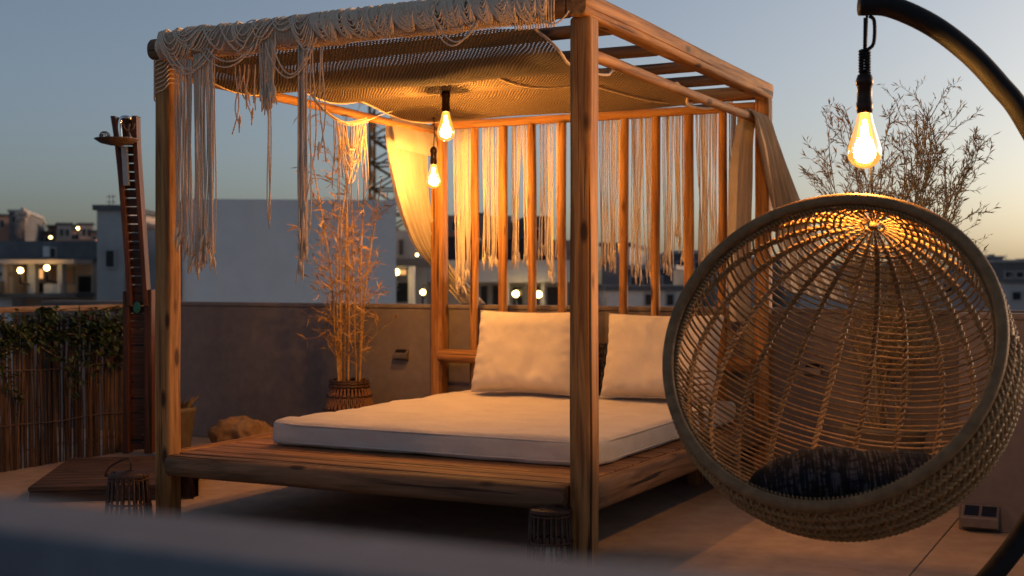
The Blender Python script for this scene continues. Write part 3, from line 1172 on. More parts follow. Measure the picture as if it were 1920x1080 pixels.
b1 = at(836, 236, 7.0)
pendant('glowing amber bulb hung higher under the net canopy of the daybed', b1, (b1[0] - .012, b1[1] - .02, canopy_z(b1[0], b1[1]) + .004), 1.06, 'bulbs under the canopy')
b2 = at(813, 330, 8.0)
pendant('glowing amber bulb hung lower in front of the cream curtain post', b2, (b2[0], b2[1], canopy_z(b2[0], b2[1]) + .004), .98, 'bulbs under the canopy')

# ------------------------------------------------------------------ hanging chair, its stand and lamp
DCH = 4.15
rim_c = at(1549, 648, DCH)
tc_ = -FW
im = lambda x, y: RT * x + UP * y
nv = .777 * tc_ + im(-.45, .44)
nv /= np.linalg.norm(nv)
RR = .536
HH = .155
RS = math.hypot(RR, HH)
sph = rim_c - nv * HH
pole_img = np.array([1638, 424.0])
def to_px(p):
    z_ = (p - CAM) @ FW
    return np.array([960 + FPX * ((p - CAM) @ RT) / z_, 540 - FPX * ((p - CAM) @ UP) / z_])


ab = np.array([.16, .70])
for _ in range(40):
    AX = im(*ab) + FW * math.sqrt(max(.01, 1 - ab @ ab))
    er = pole_img - to_px(sph + AX * RS)
    ab = ab + np.array([er[0], -er[1]]) / FPX * 4.5 / RS * .6
AX /= np.linalg.norm(AX)
e1 = np.cross(AX, nv)
e1 /= np.linalg.norm(e1)
e2 = np.cross(AX, e1)
chair = thing('hanging_chair', 'round honey rattan hanging chair with a thick bent rim', 'hanging chair', tuple(sph + (0, 0, -RS)))


def shell_runs(pts, lim=HH - .004):
    """keep the stretches of a path on the basket side of the rim plane"""
    d = (pts - sph) @ nv
    keep = d < lim
    runs, cur_ = [], []
    for p, k in zip(pts, keep):
        if k:
            cur_.append(p)
        elif cur_:
            runs.append(np.array(cur_))
            cur_ = []
    if cur_:
        runs.append(np.array(cur_))
    return [r_ for r_ in runs if len(r_) > 3]


def braid(mb, path, rad, off, pitch, strands=2, n=5, thin=None):
    p = np.asarray(path)
    seg = np.linalg.norm(np.diff(p, axis=0), axis=1)
    s = np.concatenate([[0], np.cumsum(seg)])
    m = max(6, int(s[-1] / (pitch / 6)))
    q = np.stack([np.interp(np.linspace(0, s[-1], m), s, p[:, k]) for k in range(3)], 1)
    t = np.gradient(q, axis=0)
    t /= np.linalg.norm(t, axis=1, keepdims=True)
    nr = q - sph
    nr /= np.linalg.norm(nr, axis=1, keepdims=True)
    bi = np.cross(t, nr)
    ph = np.linspace(0, s[-1], m) / pitch * 2 * math.pi
    for k in range(strands):
        a = ph + 2 * math.pi * k / strands
        k_ = np.ones(m) if thin is None else np.clip(np.linalg.norm(q - thin, axis=1) / .16, .35, 1)
        mb.tube(q + (off * k_)[:, None] * (np.cos(a)[:, None] * nr + np.sin(a)[:, None] * bi), rad * k_, n)


NR = 24
rr_ = random.Random(4)
for k in range(NR):
    a = 2 * math.pi * (k + .35 + rr_.uniform(-.07, .07)) / NR
    th = np.linspace(R(3), R(174), 150)
    P3 = sph + RS * (np.cos(th)[:, None] * AX + np.sin(th)[:, None] * (math.cos(a) * e1 + math.sin(a) * e2))
    for run in shell_runs(P3):
        mb = MB()
        braid(mb, run, rr_.uniform(.0060, .0072), .0064, rr_.uniform(.042, .052), 2, 6, sph + AX * RS)
        mb.build('rib', 'rattan', chair, True, origin=chair.location)
rr_ = random.Random(4)
NRING = 70
for k in range(NRING):
    th = R(12) + (R(172) - R(12)) * k / (NRING - 1) + rr_.uniform(-.005, .005)
    a = np.linspace(0, 2 * math.pi, 181)
    ph0 = rr_.uniform(0, 6)
    # start the sweep on the open side so that the kept stretch is in one piece
    best = max(range(180), key=lambda i: (math.cos(a[i]) * e1 + math.sin(a[i]) * e2) @ nv)
    a = a + a[best]
    wav = .0018 * np.sin(a * 12 + ph0) + .0022 * np.sin(a * 5 + ph0 * 2)
    P3 = sph + (RS - .004) * (np.cos(th + wav)[:, None] * AX + np.sin(th + wav)[:, None] * (np.cos(a)[:, None] * e1 + np.sin(a)[:, None] * e2))
    for run in shell_runs(P3):
        mb = MB()
        mb.tube(run, rr_.uniform(.0038, .0056), 6)
        mb.build('cane', 'rattan', chair, True, origin=chair.location)
# rim frame
f1 = np.cross(nv, (0, 0, 1.0))
f1 /= np.linalg.norm(f1)
f2 = np.cross(nv, f1)
if f2[2] < 0:
    f2 = -f2


def rimpt(phi, r, h):
    return rim_c + nv * h + r * (math.cos(phi) * f1 + math.sin(phi) * f2)


def closed_tube(pts, r, n):
    mb = MB()
    p = np.asarray(pts)
    m = len(p)
    t = np.roll(p, -1, 0) - np.roll(p, 1, 0)
    t /= np.linalg.norm(t, axis=1, keepdims=True)
    u = np.broadcast_to(nv, p.shape)
    w = np.cross(t, u)
    a = np.linspace(0, 2 * math.pi, n, endpoint=False)
    ring = p[:, None] + r * (u[:, None] * np.cos(a)[None, :, None] + w[:, None] * np.sin(a)[None, :, None])
    f = [(i * n + j, i * n + (j + 1) % n, ((i + 1) % m) * n + (j + 1) % n, ((i + 1) % m) * n + j) for i in range(m) for j in range(n)]
    mb.add(ring.reshape(-1, 3), f)
    return mb


PH = np.linspace(0, 2 * math.pi, 160, endpoint=False)
mb = closed_tube([rimpt(t, RR + .004 + .003 * math.sin(3 * t), .012) for t in PH], .0195, 14)
mb.build('rim', 'rattan_rim', chair, True, origin=chair.location)
mb = closed_tube([rimpt(t, RR - .010, -.018) for t in PH], .0105, 8)
mb.build('inner_hoop', 'rattan_rim', chair, True, origin=chair.location)
mb = MB()
for k in range(230):     # lashing between rim and hoop
    t = 2 * math.pi * k / 230
    mb.tube([rimpt(t, RR - .022, .006), rimpt(t + .012, RR - .024, -.020), rimpt(t + .018, RR - .012, -.032), rimpt(t + .02, RR + .004, -.026)], .0034, 4)
stuff(mb.build('lashing', 'rattan', chair, True, origin=chair.location))


# open diagonal weave round the outside of the bowl
def shellpt(alpha, phi, r):
    """alpha: angle from the rim normal, phi: round it"""
    return sph + r * (math.cos(alpha) * nv + math.sin(alpha) * (math.cos(phi) * f1 + math.sin(phi) * f2))


A0 = math.acos(HH / RS) + .03
mb = MB()
rt1, rt2 = RT @ f1, RT @ f2
phi_low = math.atan2(-f2[2], -f1[2]) if abs(f1[2]) > 1e-6 else -math.pi / 2
phi_r = math.atan2(RT @ f2, RT @ f1)
dirr = 1 if math.sin(phi_r - phi_low) > 0 else -1
for fam in (1, -1):
    for k in range(64):
        ph = phi_low + dirr * (-1.35 + 3.0 * k / 63)
        pts = [shellpt(A0 + .62 * q / 11, ph + fam * .30 * q / 11, RS + .010 + .003 * fam) for q in range(12)]
        mb.tube(pts, .0046, 5)
for al, rd in ((A0 + .07, .0065), (A0 + .17, .0072), (A0 + .30, .0062), (A0 + .43, .006), (A0 + .56, .006)):
    pts = [shellpt(al, phi_low + dirr * (-1.4 + 3.1 * q / 60), RS + .012) for q in range(61)]
    braid(mb, pts, rd, rd * .95, .038, 2, 5)
stuff(mb.build('outer_weave', 'rattan', chair, True, origin=chair.location))
# hanging boss where the ribs meet
mb = MB()
pole = sph + AX * RS
mb.tube([pole - AX * .010, pole + AX * .014], .015, 12)
mb.build('hanging_ring', 'rattan', chair, True, origin=chair.location)

# cushion in the bowl
cc = at(1588, 902, 4.27)
axx = RT * .985 + UP * .07 + FW * -.16
axx /= np.linalg.norm(axx)
axz = np.array(UP) - axx * (UP @ axx)
axz /= np.linalg.norm(axz)
axy = np.cross(axz, axx)
Mc = Matrix([[axx[i], axy[i], axz[i], cc[i]] for i in range(3)] + [[0, 0, 0, 1]])
V, F = [], []
nu, nvv = 60, 36
for i in range(nu + 1):
    u = 2 * i / nu - 1
    s = (1 - abs(u) ** 5.5) ** .5 if abs(u) < 1 else 0
    for j in range(nvv):
        a = 2 * math.pi * j / nvv
        w = 1 + .05 * noise.noise((u * 3, math.cos(a), math.sin(a))) + .03 * math.sin(u * 26 + math.cos(a) * 2)
        V.append((u * .335, .125 * s * math.cos(a) * w, .108 * s * math.sin(a) * w - .030 * (u) ** 2 + .010 * math.cos((u + .25) * 5)))
for i in range(nu):
    for j in range(nvv):
        k = (j + 1) % nvv
        F.append((i * nvv + j, i * nvv + k, (i + 1) * nvv + k, (i + 1) * nvv + j))
Mi = Mc.inverted()
for i, v in enumerate(V):                 # the soft cushion takes the shape of the bowl
    q = np.array(Mc @ Vector(v)) - sph
    l_ = np.linalg.norm(q)
    if l_ > RS * .968:
        V[i] = tuple(Mi @ Vector(sph + q * RS * .968 / l_))
me = bpy.data.meshes.new('seat_cushion')
me.from_pydata(V, [], F)
me.materials.append(MATS['ikat'])
for p in me.polygons:
    p.use_smooth = True
o = link('seat_cushion', me, None, Mc)
tag(o, 'black seat cushion with broken brown stripes lying in the rattan chair', 'cushion')

# curved black stand
DT = 4.44
stand = thing('chair_stand', 'black curved steel stand arching over the hanging chair', 'stand', tuple(at_z(1790, 1180, 0)))
arc = spline([at(1612, 9, DT), at(1668, 12, DT), at(1745, 46, DT), at(1815, 98, DT), at(1872, 158, DT), at(1922, 224, DT), at(2010, 400, DT + .05), at(2045, 600, DT + .08), at(2010, 830, DT + .08), at(1935, 975, DT + .04), at(1868, 1068, DT), at(1790, 1150, DT - .02)], 110)
mb = MB()
mb.tube(arc, .0375, 18)
mb.build('arm', 'black_steel', stand, True, origin=stand.location)
base = arc[-1]
mb = MB()
bc = np.array([base[0], base[1], 0.0])
for a in np.linspace(0, 2 * math.pi, 6)[:-1]:
    mb.tube([bc + (0, 0, .03), bc + (.55 * math.cos(a + .4), .55 * math.sin(a + .4), .02)], .02, 8)
mb.tube([bc + (.48 * math.cos(t), .48 * math.sin(t), .02) for t in np.linspace(0, 2 * math.pi, 50)], .02, 8)
mb.tube([bc + (0, 0, 0), bc + (0, 0, max(.06, base[2]))], .045, 14)
mb.build('base', 'black_steel', stand, True, origin=stand.location)
tip = at(1630, 20, DT)
mb = MB()
mb.tube([tip + FW * .03 - UP * .01, tip + FW * .045 - UP * .12, pole + AX * .0], .0045, 6)
o = mb.build('hanger_cable', 'black_steel', None, True, origin=tip)
tag(o, 'thin dark cable carrying the rattan chair from the curved stand', 'cable')

bl = at(1621, 262, DT - .02)
zsp0, zsp1, zh = at(1628, 137, DT - .02)[2], at(1628, 94, DT - .02)[2], at(1628, 42, DT - .02)[2]
pendant('large glowing amber bulb hung on a spring from the black chair stand', bl, tip, 1.26, None, (zsp0, zsp1, zh), .9)


# ------------------------------------------------------------------ plants
def rvec(s=1.0):
    return np.array([rng.gauss(0, s), rng.gauss(0, s), rng.gauss(0, s)])


def grow(mbS, mbL, p, d, L, r, level, leafL, leafW, droop, spread, kids, leaf_n, maxlev):
    n = 7
    pts = [np.array(p, float)]
    d = np.array(d, float)
    d /= np.linalg.norm(d)
    for k in range(n):
        d = d + rvec(.07 + .05 * level) + np.array([0, 0, droop * (k / n)])
        d /= np.linalg.norm(d)
        pts.append(pts[-1] + d * L / n)
    mbS.tube(pts, np.linspace(r, r * .45, n + 1), 5 if level == 0 else 4, False)
    if level < maxlev:
        for k in range(kids[level]):
            t = rng.uniform(.25, .98)
            i = int(t * n)
            q = pts[i] + (pts[min(i + 1, n)] - pts[i]) * (t * n - i)
            dd = (pts[min(i + 1, n)] - pts[max(i - 1, 0)])
            dd = dd / (np.linalg.norm(dd) + 1e-9)
            side = rvec(1.0)
            side -= dd * (side @ dd)
            side /= np.linalg.norm(side) + 1e-9
            nd = dd * (1 - spread) + side * spread
            grow(mbS, mbL, q, nd, L * rng.uniform(.32, .6), r * .5, level + 1, leafL, leafW, droop, spread, kids, leaf_n, maxlev)
    if level >= 1 or maxlev == 0:
        for k in range(leaf_n):
            t = rng.uniform(.2, 1.0)
            i = min(int(t * n), n - 1)
            q = pts[i] + (pts[i + 1] - pts[i]) * (t * n - i)
            dd = pts[i + 1] - pts[i]
            dd = dd / (np.linalg.norm(dd) + 1e-9)
            mbL.blade(q, dd * .8 + rvec(.42), leafL * rng.uniform(.5, 1.25), leafW, (0, 0, 1), rng.uniform(-.2, .3))


# dried bamboo in a basket beside the bed
bx, by = at_y(655, 712, 2.42)[0], 2.42
bask = thing('plant_basket', 'tapered dark wicker basket standing by the parapet beside the mattress', 'basket', (bx, by, 0))
bh, r0, r1 = .515, .262, .122
mb = MB()
mb.lathe([(r0 - .02, .003), (r0 - .015, .02), (r1 - .02, bh - .06), (r1 - .03, bh - .05)], 28, (bx, by, 0))
mb.build('liner', 'awning', bask, True, origin=bask.location)
for k in range(34):
    a = 2 * math.pi * k / 34
    mb = MB()
    for dsk in (.15, -.15):
        pts = []
        for q in range(9):
            t = q / 8
            rr = r0 + (r1 - r0) * t ** .9
            aa = a + dsk * math.sin(t * math.pi * 2.0)
            pts.append((bx + rr * math.cos(aa), by + rr * math.sin(aa), .01 + (bh - .03) * t))
        mb.tube(pts, .0052, 5)
    mb.build('stake', 'wicker', bask, True, origin=bask.location)
for t in (.02, .22, .42, .62, .80, .93, .97, 1.0):
    rr = (r0 + (r1 - r0) * t ** .9) + .004
    mb = MB()
    pts = [(bx + rr * math.cos(a), by + rr * math.sin(a), .012 + (bh - .02) * t + .004 * math.sin(a * 17)) for a in np.linspace(0, 2 * math.pi, 61)]
    mb.tube(pts, .006 if t < .9 else .0095, 5)
    mb.build('hoop', 'dark_wicker', bask, True, origin=bask.location)
rng.seed(21)
bam = thing('dried_bamboo', 'dry golden bamboo with wispy branches standing in the wicker basket', 'plant', (bx, by, bh - .06))
mbS, mbL = MB(), MB()
for k in range(9):
    a = rng.uniform(0, 6.28)
    p = np.array([bx + .07 * math.cos(a), by + .07 * math.sin(a), bh - .08])
    d = np.array([rng.uniform(-.05, .11), rng.uniform(-.10, .05), 1])
    Lc = rng.uniform(1.0, 1.95)
    n = 14
    pts = [p]
    for q in range(n):
        d = d + rvec(.022)
        d /= np.linalg.norm(d)
        pts.append(pts[-1] + d * Lc / n)
    mbS.tube(pts, np.linspace(.0085, .0035, n + 1), 6, False)
    for q in range(2, n + 1):           # nodes with sprays of twigs
        mbS.tube([pts[q] - d * .006, pts[q] + d * .006], .0105 - .0004 * q, 6)
        for w in range(rng.choice([0, 1, 2, 2]) if q < 10 else rng.choice([0, 1])):
            aa = rng.uniform(0, 6.28)
            dd = np.array([math.cos(aa) * .75, math.sin(aa) * .6, rng.uniform(.35, 1.1)])
            grow(mbS, mbL, pts[q], dd, rng.uniform(.12, .34), .0026, 1, .085, .006, -.05, .45, [0, 2, 1], 3, 2)
mbS.build('stems', 'straw', bam, True, origin=bam.location)
stuff(mbL.build('dry_leaves', 'straw', bam, False, origin=bam.location))

# wispy shrub behind the chair, in a pot
sx, sy_ = 3.02, 2.30
pot = thing('planter_pot', 'round clay planter holding the wispy shrub behind the hanging chair', 'pot', (sx, sy_, 0))
mb = MB()
mb.lathe([(.15, .002), (.17, .02), (.21, .36), (.225, .37), (.225, .40), (.20, .40), (.195, .35)], 30, (sx, sy_, 0))
mb.build('pot_body', 'clay', pot, True, origin=pot.location)
rng.seed(5)
shr = thing('wispy_shrub', 'tall wispy shrub with fine dry leaves rising above the hanging chair', 'shrub', (sx, sy_, .36))
mbS, mbL = MB(), MB()
for k in range(18):
    a = rng.uniform(0, 6.28)
    p = np.array([sx + .08 * math.cos(a), sy_ + .08 * math.sin(a), .34])
    fan = -1 + 2 * ((k * 7) % 18 + rng.random()) / 18
    d = RT * (.05 + .20 * fan) + FW * rng.uniform(-.12, .10) + np.array([0, 0, 1.0])
    Ls = (1.82 - .35 * abs(fan)) * rng.uniform(.82, 1.0)
    n = 12
    pts = [p]
    d = d / np.linalg.norm(d)
    for q in range(n):
        d = d + rvec(.03) + RT * .010 * fan
        d /= np.linalg.norm(d)
        pts.append(pts[-1] + d * Ls / n)
    mbS.tube(pts, np.linspace(.008, .0022, n + 1), 5, False)
    for q in range(2, n + 1):
        for w in range(2):
            side = RT * rng.gauss(0, .7) + FW * rng.gauss(0, .5)
            grow(mbS, mbL, pts[q], d + side * .75 + np.array([0, 0, .25]), rng.uniform(.14, .38) * (1.1 if q < 9 else .75), .0026, 1, .046, .0056, .06, .42, [0, 3, 1], 8, 2)
mbS.build('stems', 'dry_stem', shr, True, origin=shr.location)
stuff(mbL.build('leaves', 'wisp_leaf', shr, False, origin=shr.location))

# small pot behind the corner post
qx, qy = -1.60, 1.98
qp = thing('clay_pot', 'plain olive clay pot standing by the parapet beyond the corner post', 'pot', (qx, qy, 0))
qx, qy = at_z(330, 858, 0)[0], at_z(330, 858, 0)[1]
qp.location = (qx, qy, 0)
ROOTS[qp.name] = Matrix.Translation((qx, qy, 0))
mb = MB()
mb.lathe([(.085, .002), (.09, .01), (.125, .30), (.135, .31), (.135, .34), (.12, .34), (.115, .30)], 26, (qx, qy, 0))
mb.build('pot_body', 'clay', qp, True, origin=(qx, qy, 0))
rng.seed(8)
sq = thing('succulent', 'small drying succulent sprouting from the olive clay pot', 'plant', (qx, qy, .30))
mb = MB()
for k in range(26):
    a = rng.uniform(0, 6.28)
    mb.blade((qx + .05 * math.cos(a), qy + .05 * math.sin(a), .29), (math.cos(a) * .6, math.sin(a) * .6, rng.uniform(.6, 1.6)), rng.uniform(.08, .17), .022, (0, 0, 1), .3)
mb.build('succulent_leaves', 'dry_stem', sq, False, origin=(qx, qy, .30))

# boulder
rc = at_z(458, 850, 0)
V, F = [], []
import bmesh
bm = bmesh.new()
bmesh.ops.create_icosphere(bm, subdivisions=5, radius=1)
for v in bm.verts:
    p = v.co.copy()
    k = 1 + .22 * noise.fractal(p * 1.3 + Vector((3, 1, 2)), 1, 2, 4) - .16 * max(0, noise.noise(p * 2.1 + Vector((7, 7, 1)))) + .05 * noise.fractal(p * 6, 1, 2, 4) - .06 * abs(noise.noise(p * 3.1))
    hole = max(0, 1 - (p - Vector((-.35, -.85, .1)).normalized()).length * 2.4)
    k -= .35 * hole
    v.co = Vector((p.x * .215 * k, p.y * .17 * k, max(-.10, p.z * .165 * k)))
me = bpy.data.meshes.new('boulder')
bm.to_mesh(me)
bm.free()
me.materials.append(MATS['stone'])
for p in me.polygons:
    p.use_smooth = True
o = link('boulder', me, None, Matrix.Translation((rc[0], rc[1], .10)) @ Matrix.Rotation(.5, 4, 'Z'))
tag(o, 'rough tan boulder with a dark hollow lying on the floor by the parapet', 'boulder')


# ------------------------------------------------------------------ lanterns
def lantern(label, x, y, r0, r1, h, handle, seed):
    rr = random.Random(seed)
    t = thing('stick_lantern', label, 'lantern', (x, y, 0), 'stick lanterns at the daybed posts')
    c = np.array([x, y, 0])
    n = 22
    for k in range(n):
        a = 2 * math.pi * k / n + rr.uniform(-.05, .05)
        mb = MB()
        mb.tube([c + (r0 * math.cos(a), r0 * math.sin(a), .004), c + ((r0 + r1) / 2 * math.cos(a + .02) + rr.uniform(-.003, .003), (r0 + r1) / 2 * math.sin(a + .02), h * .5), c + (r1 * math.cos(a), r1 * math.sin(a), h)], rr.uniform(.0045, .0075), 6)
        mb.build('stick', 'dark_wicker', t, True, origin=c)
    for z, rad in ((.02, r0), (h * .5, (r0 + r1) / 2), (h - .015, r1), (h, r1)):
        mb = MB()
        mb.tube([c + ((rad + .002) * math.cos(a), (rad + .002) * math.sin(a), z) for a in np.linspace(0, 2 * math.pi, 40)], .0055, 5)
        mb.build('hoop', 'dark_wicker', t, True, origin=c)
    mb = MB()
    for k in range(5):       # coiled lid
        rad = r1 * (1 - k * .17)
        mb.tube([c + (rad * math.cos(a), rad * math.sin(a), h + .006 + .003 * k) for a in np.linspace(0, 2 * math.pi, 36)], .0075, 5)
    mb.build('lid', 'dark_wicker', t, True, origin=c)
    mb = MB()
    mb.lathe([(.03, .006), (.03, .09), (.026, .092), (.004, .093)], 16, c)
    mb.build('candle', 'candle', t, True, origin=c)
    if handle:
        pts = spline([c + RT * (-r1 * .7) + (0, 0, h + .02), c + RT * (-r1 * 1.25) + (0, 0, h + .0), c + RT * (-r1 * 1.0) + (0, 0, h + .045), c + RT * (-.1 * r1) + (0, 0, h + .085), c + RT * (r1 * .15) + (0, 0, h + .06), c + RT * (r1 * .1) + (0, 0, h + .02)], 26)
        mb = MB()
        mb.tube(pts, .0055, 5)
        mb.build('handle', 'dark_wicker', t, True, origin=c)
    return t


lp = at_z(241, 992, 0)
lantern('low stick lantern with a bent handle on the floor beside the shower deck', lp[0], lp[1], .112, .088, .255, True, 3)
lp = at_z(1036, 1068, 0)
lantern('dark stick lantern tucked under the daybed front rail by its post', lp[0], lp[1] - .02, .096, .082, .245, False, 4)


# ------------------------------------------------------------------ solar lamps
def solar(label, p, w, h, dirn, two=False):
    """a little slanted box lamp; p its bottom centre on the wall, facing dirn"""
    z = Vector((0, 0, 1))
    d = Vector(dirn).normalized()
    x = z.cross(d).normalized() * -1
    M = Matrix((x, -d, z)).transposed().to_4x4()
    M.translation = Vector(p)
    r = thing('solar_lamp', label, 'lamp', M=M, group='solar lamps')
    dp = h * .55
    me = bpy.data.meshes.new('housing')
    V = [(-w / 2, 0, 0), (w / 2, 0, 0), (w / 2, -dp, h * .18), (-w / 2, -dp, h * .18), (-w / 2, 0, h), (w / 2, 0, h), (w / 2, -dp, h * .55), (-w / 2, -dp, h * .55)]
    me.from_pydata(V, [], [(0, 3, 2, 1), (4, 5, 6, 7), (0, 1, 5, 4), (3, 7, 6, 2), (0, 4, 7, 3), (1, 2, 6, 5)])
    me.materials.append(MATS['lamp_metal'])
    bevel(link('housing', me, r, M), .004)
    sl = Vector((0, -dp, h * .55 - h)).normalized()
    nn = Vector((0, sl.z, -sl.y))
    if nn.z < 0:
        nn = -nn
    spans = [(-.40, .40)] if not two else [(-.42, -.04), (.04, .42)]
    for a, b in spans:
        q0 = Vector((0, 0, h)) + sl * .015 + nn * .003
        ln = math.hypot(dp, h * .45) - .03
        V = [Vector((a * w, 0, 0)) + q0, Vector((b * w, 0, 0)) + q0, Vector((b * w, 0, 0)) + q0 + sl * ln, Vector((a * w, 0, 0)) + q0 + sl * ln]
        V += [v - nn * .005 for v in V]
        me = bpy.data.meshes.new('solar_panel')
        me.from_pydata([tuple(v) for v in V], [], [(0, 1, 2, 3), (0, 4, 5, 1), (1, 5, 6, 2), (2, 6, 7, 3), (3, 7, 4, 0), (7, 6, 5, 4)])
        me.materials.append(MATS['solar_cell'])
        link('solar_panel', me, r, M)
    return r


p = at_y(755, 676, 2.732)
solar('small metal solar lamp fixed to the parapet beside the dried bamboo', (p[0], 2.7315, p[2]), .105, .085, (0, -1, 0))
p = at_y(1526, 706, 2.732)
solar('small metal solar lamp on the parapet seen through the chair canes', (p[0], 2.7315, p[2]), .105, .085, (0, -1, 0))
p = at_z(1837, 1000, 0)
solar('wide solar lamp with two dark cells standing on the floor at the wall', (p[0], 1.5795, .004), .17, .125, (0, -1, 0), True)

# ------------------------------------------------------------------ bamboo screen with ivy
FX = -2.06
scr = thing('bamboo_screen', 'weathered bamboo cane screen with a flat top rail along the terrace edge', 'fence', (FX, 1.5, 0))
rng.seed(31)
y = -.72
protos = []
for k in range(10):
    mb = MB()
    rad = .0045 + .0006 * k
    hgt = 1
    pts = [(.012 * math.sin(z * 3 + k) * (1 if k % 2 else -1) * .6, .006 * math.sin(z * 5 + k), z) for z in np.linspace(0, hgt, 8)]
    mb.tube(pts, np.linspace(rad, rad * .85, 8), 6)
    for z in np.linspace(.12, .9, 4):
        mb.tube([(pts[int(z * 7)][0], pts[int(z * 7)][1], z - .005), (pts[int(z * 7)][0], pts[int(z * 7)][1], z + .005)], rad * 1.2, 6)
    me = bpy.data.meshes.new('cane')
    me.from_pydata(np.concatenate(mb.V).tolist(), [], mb.F)
    me.materials.append(MATS['reed'])
    protos.append(me)
n_cane = 0
while y < 2.06 and n_cane < 296:
    gap = rng.uniform(.0075, .0130)
    if 1.05 < y < 2.05 and rng.random() < .28:
        gap += rng.uniform(.004, .014)
    y += gap
    h = rng.uniform(.90, 1.0)
    M = Matrix.Translation((FX + rng.uniform(-.016, .012), y, .0)) @ Matrix.Rotation(rng.gauss(0, .012), 4, 'X') @ Matrix.Rotation(rng.gauss(0, .008), 4, 'Y') @ Matrix.Diagonal((1, 1, h, 1))
    link('cane', rng.choice(protos), scr, M)
    n_cane += 1
for z in (.28, .62, .90):
    mb = MB()
    mb.tube([(FX + .02 + .004 * math.sin(t * 40), t, z + .006 * math.sin(t * 9)) for t in np.linspace(-.74, 2.08, 90)], .0045, 5)
    mb.build('binding_wire', 'rust_metal', scr, True, origin=(FX, 1.5, z))
for yy in (-.70, .36, 1.24, 2.04):
    timber('fence_post', (FX - .06, yy, 0), (FX - .06, yy, .985), .06, .06, 'deck_board', scr, 6, 0, .002, 6, 12, int(yy * 10))
board('top_rail', (FX - .03, -.76, WT - .018), (FX - .03, 1.42, WT - .018), .10, .036, 'grey_pine', scr)
board('top_rail', (FX - .03, 1.425, WT - .018), (FX - .03, 2.10, WT - .018), .10, .036, 'grey_pine', scr)
rng.seed(77)
ivy = thing('ivy', 'green ivy trailing along the top of the bamboo screen', 'ivy', (FX, 1.6, .9))
mbS, mbL = MB(), MB()
for k in range(20):
    p0 = np.array([FX + .03, rng.uniform(.5, 1.8), rng.uniform(.86, .97)])
    pts = [p0]
    d = np.array([rng.uniform(0, .3), rng.choice([-1, 1]) * rng.uniform(.4, 1), rng.uniform(-.4, .15)])
    for q in range(12):
        d = d + np.array([rng.gauss(0, .12), rng.gauss(0, .2), rng.gauss(-.05, .16)])
        d /= np.linalg.norm(d)
        nx_ = pts[-1] + d * .05
        nx_[0] = min(max(nx_[0], FX + .02), FX + .10)
        nx_[2] = min(nx_[2], 1.0)
        nx_[1] = min(nx_[1], 2.05)
        pts.append(nx_)
        for w in range(4):
            mbL.blade(nx_ + rvec(.012), np.array([rng.uniform(.2, 1), rng.gauss(0, .7), rng.uniform(-.9, .4)]), rng.uniform(.035, .075), rng.uniform(.028, .05), (0, 0, 1), rng.uniform(.1, .4))
    mbS.tube(pts, .0032, 4)
for k in range(400):        # bushy hang near the shower column
    q = np.array([FX + rng.uniform(.02, .11), min(2.05, rng.uniform(-.4, 2.05) if k > 170 else rng.gauss(1.72, .16)), (rng.uniform(.84, 1.0) if k > 170 else rng.uniform(.62, .99))])
    mbL.blade(q, np.array([rng.uniform(.2, 1), rng.gauss(0, .6), rng.uniform(-1, .3)]), rng.uniform(.04, .085), rng.uniform(.03, .05), (0, 0, 1), .25)
mbS.build('stems', 'dry_stem', ivy, True, origin=ivy.location)
stuff(mbL.build('leaves', 'ivy_leaf', ivy, False, origin=ivy.location))

# ------------------------------------------------------------------ shower column on its deck
c0, c1, c2 = at_z(52, 914, .085), at_z(400, 906, .085), at_z(136, 858, .085)
ex = (c1 - c0)[:2]
ex = ex / np.linalg.norm(ex)
ey = np.array([-ex[1], ex[0]])
wdk, ddk = .87, abs((c2 - c0)[:2] @ ey)
deck = thing('shower_deck', 'low dark timber deck under the wooden shower column', 'deck', (c0[0], c0[1], 0))
nb_ = 11
for k in range(nb_):
    t0 = (k + .5) * ddk / nb_
    a = np.array([*(c0[:2] + ey * t0), .073])
    b = np.array([*(c0[:2] + ey * t0 + ex * wdk), .073])
    board('deck_plank', a, b, ddk / nb_ - .008, .024, 'deck_board', deck)
for t in (.02, ddk - .02):
    a = np.array([*(c0[:2] + ey * t + ex * .004), .03])
    b = np.array([*(c0[:2] + ey * t + ex * (wdk - .004)), .03])
    board('fascia', a, b, .022, .058, 'deck_board', deck)

sh = thing('shower_column', 'tall leaning teak slatted outdoor shower column with a metal dish', 'shower', (0, 0, 0))
sb = at(261, 852, 8.19)
sb[2] = .087
sh.location = sb
ROOTS[sh.name] = Matrix.Translation(Vector(sb))
F2 = np.array([FW[0], FW[1], 0])
F2 /= np.linalg.norm(F2)
px2m = 8.19 / FPX


def sp(px, py, f=0.0):
    """point on the shower's plane, px/py surveyed from the photograph"""
    return sb + RT * (px - 261) * px2m + np.array([0, 0, 1.0]) * (852 - py) * px2m + F2 * f


# lower box
for (xa, xb) in ((234, 246), (274, 288)):
    board('lower_stile', sp((xa + xb) / 2, 851), sp((xa + xb) / 2 + 1, 548 if xa < 250 else 545), (xb - xa) * px2m, .10, 'dark_teak', sh, tuple(F2))
for k in range(21):
    yy = 838 - k * 14.2
    board('slat', sp(246, yy, .0), sp(274, yy, .0), 13.0 * px2m, .018, 'dark_teak', sh, tuple(F2), .002)
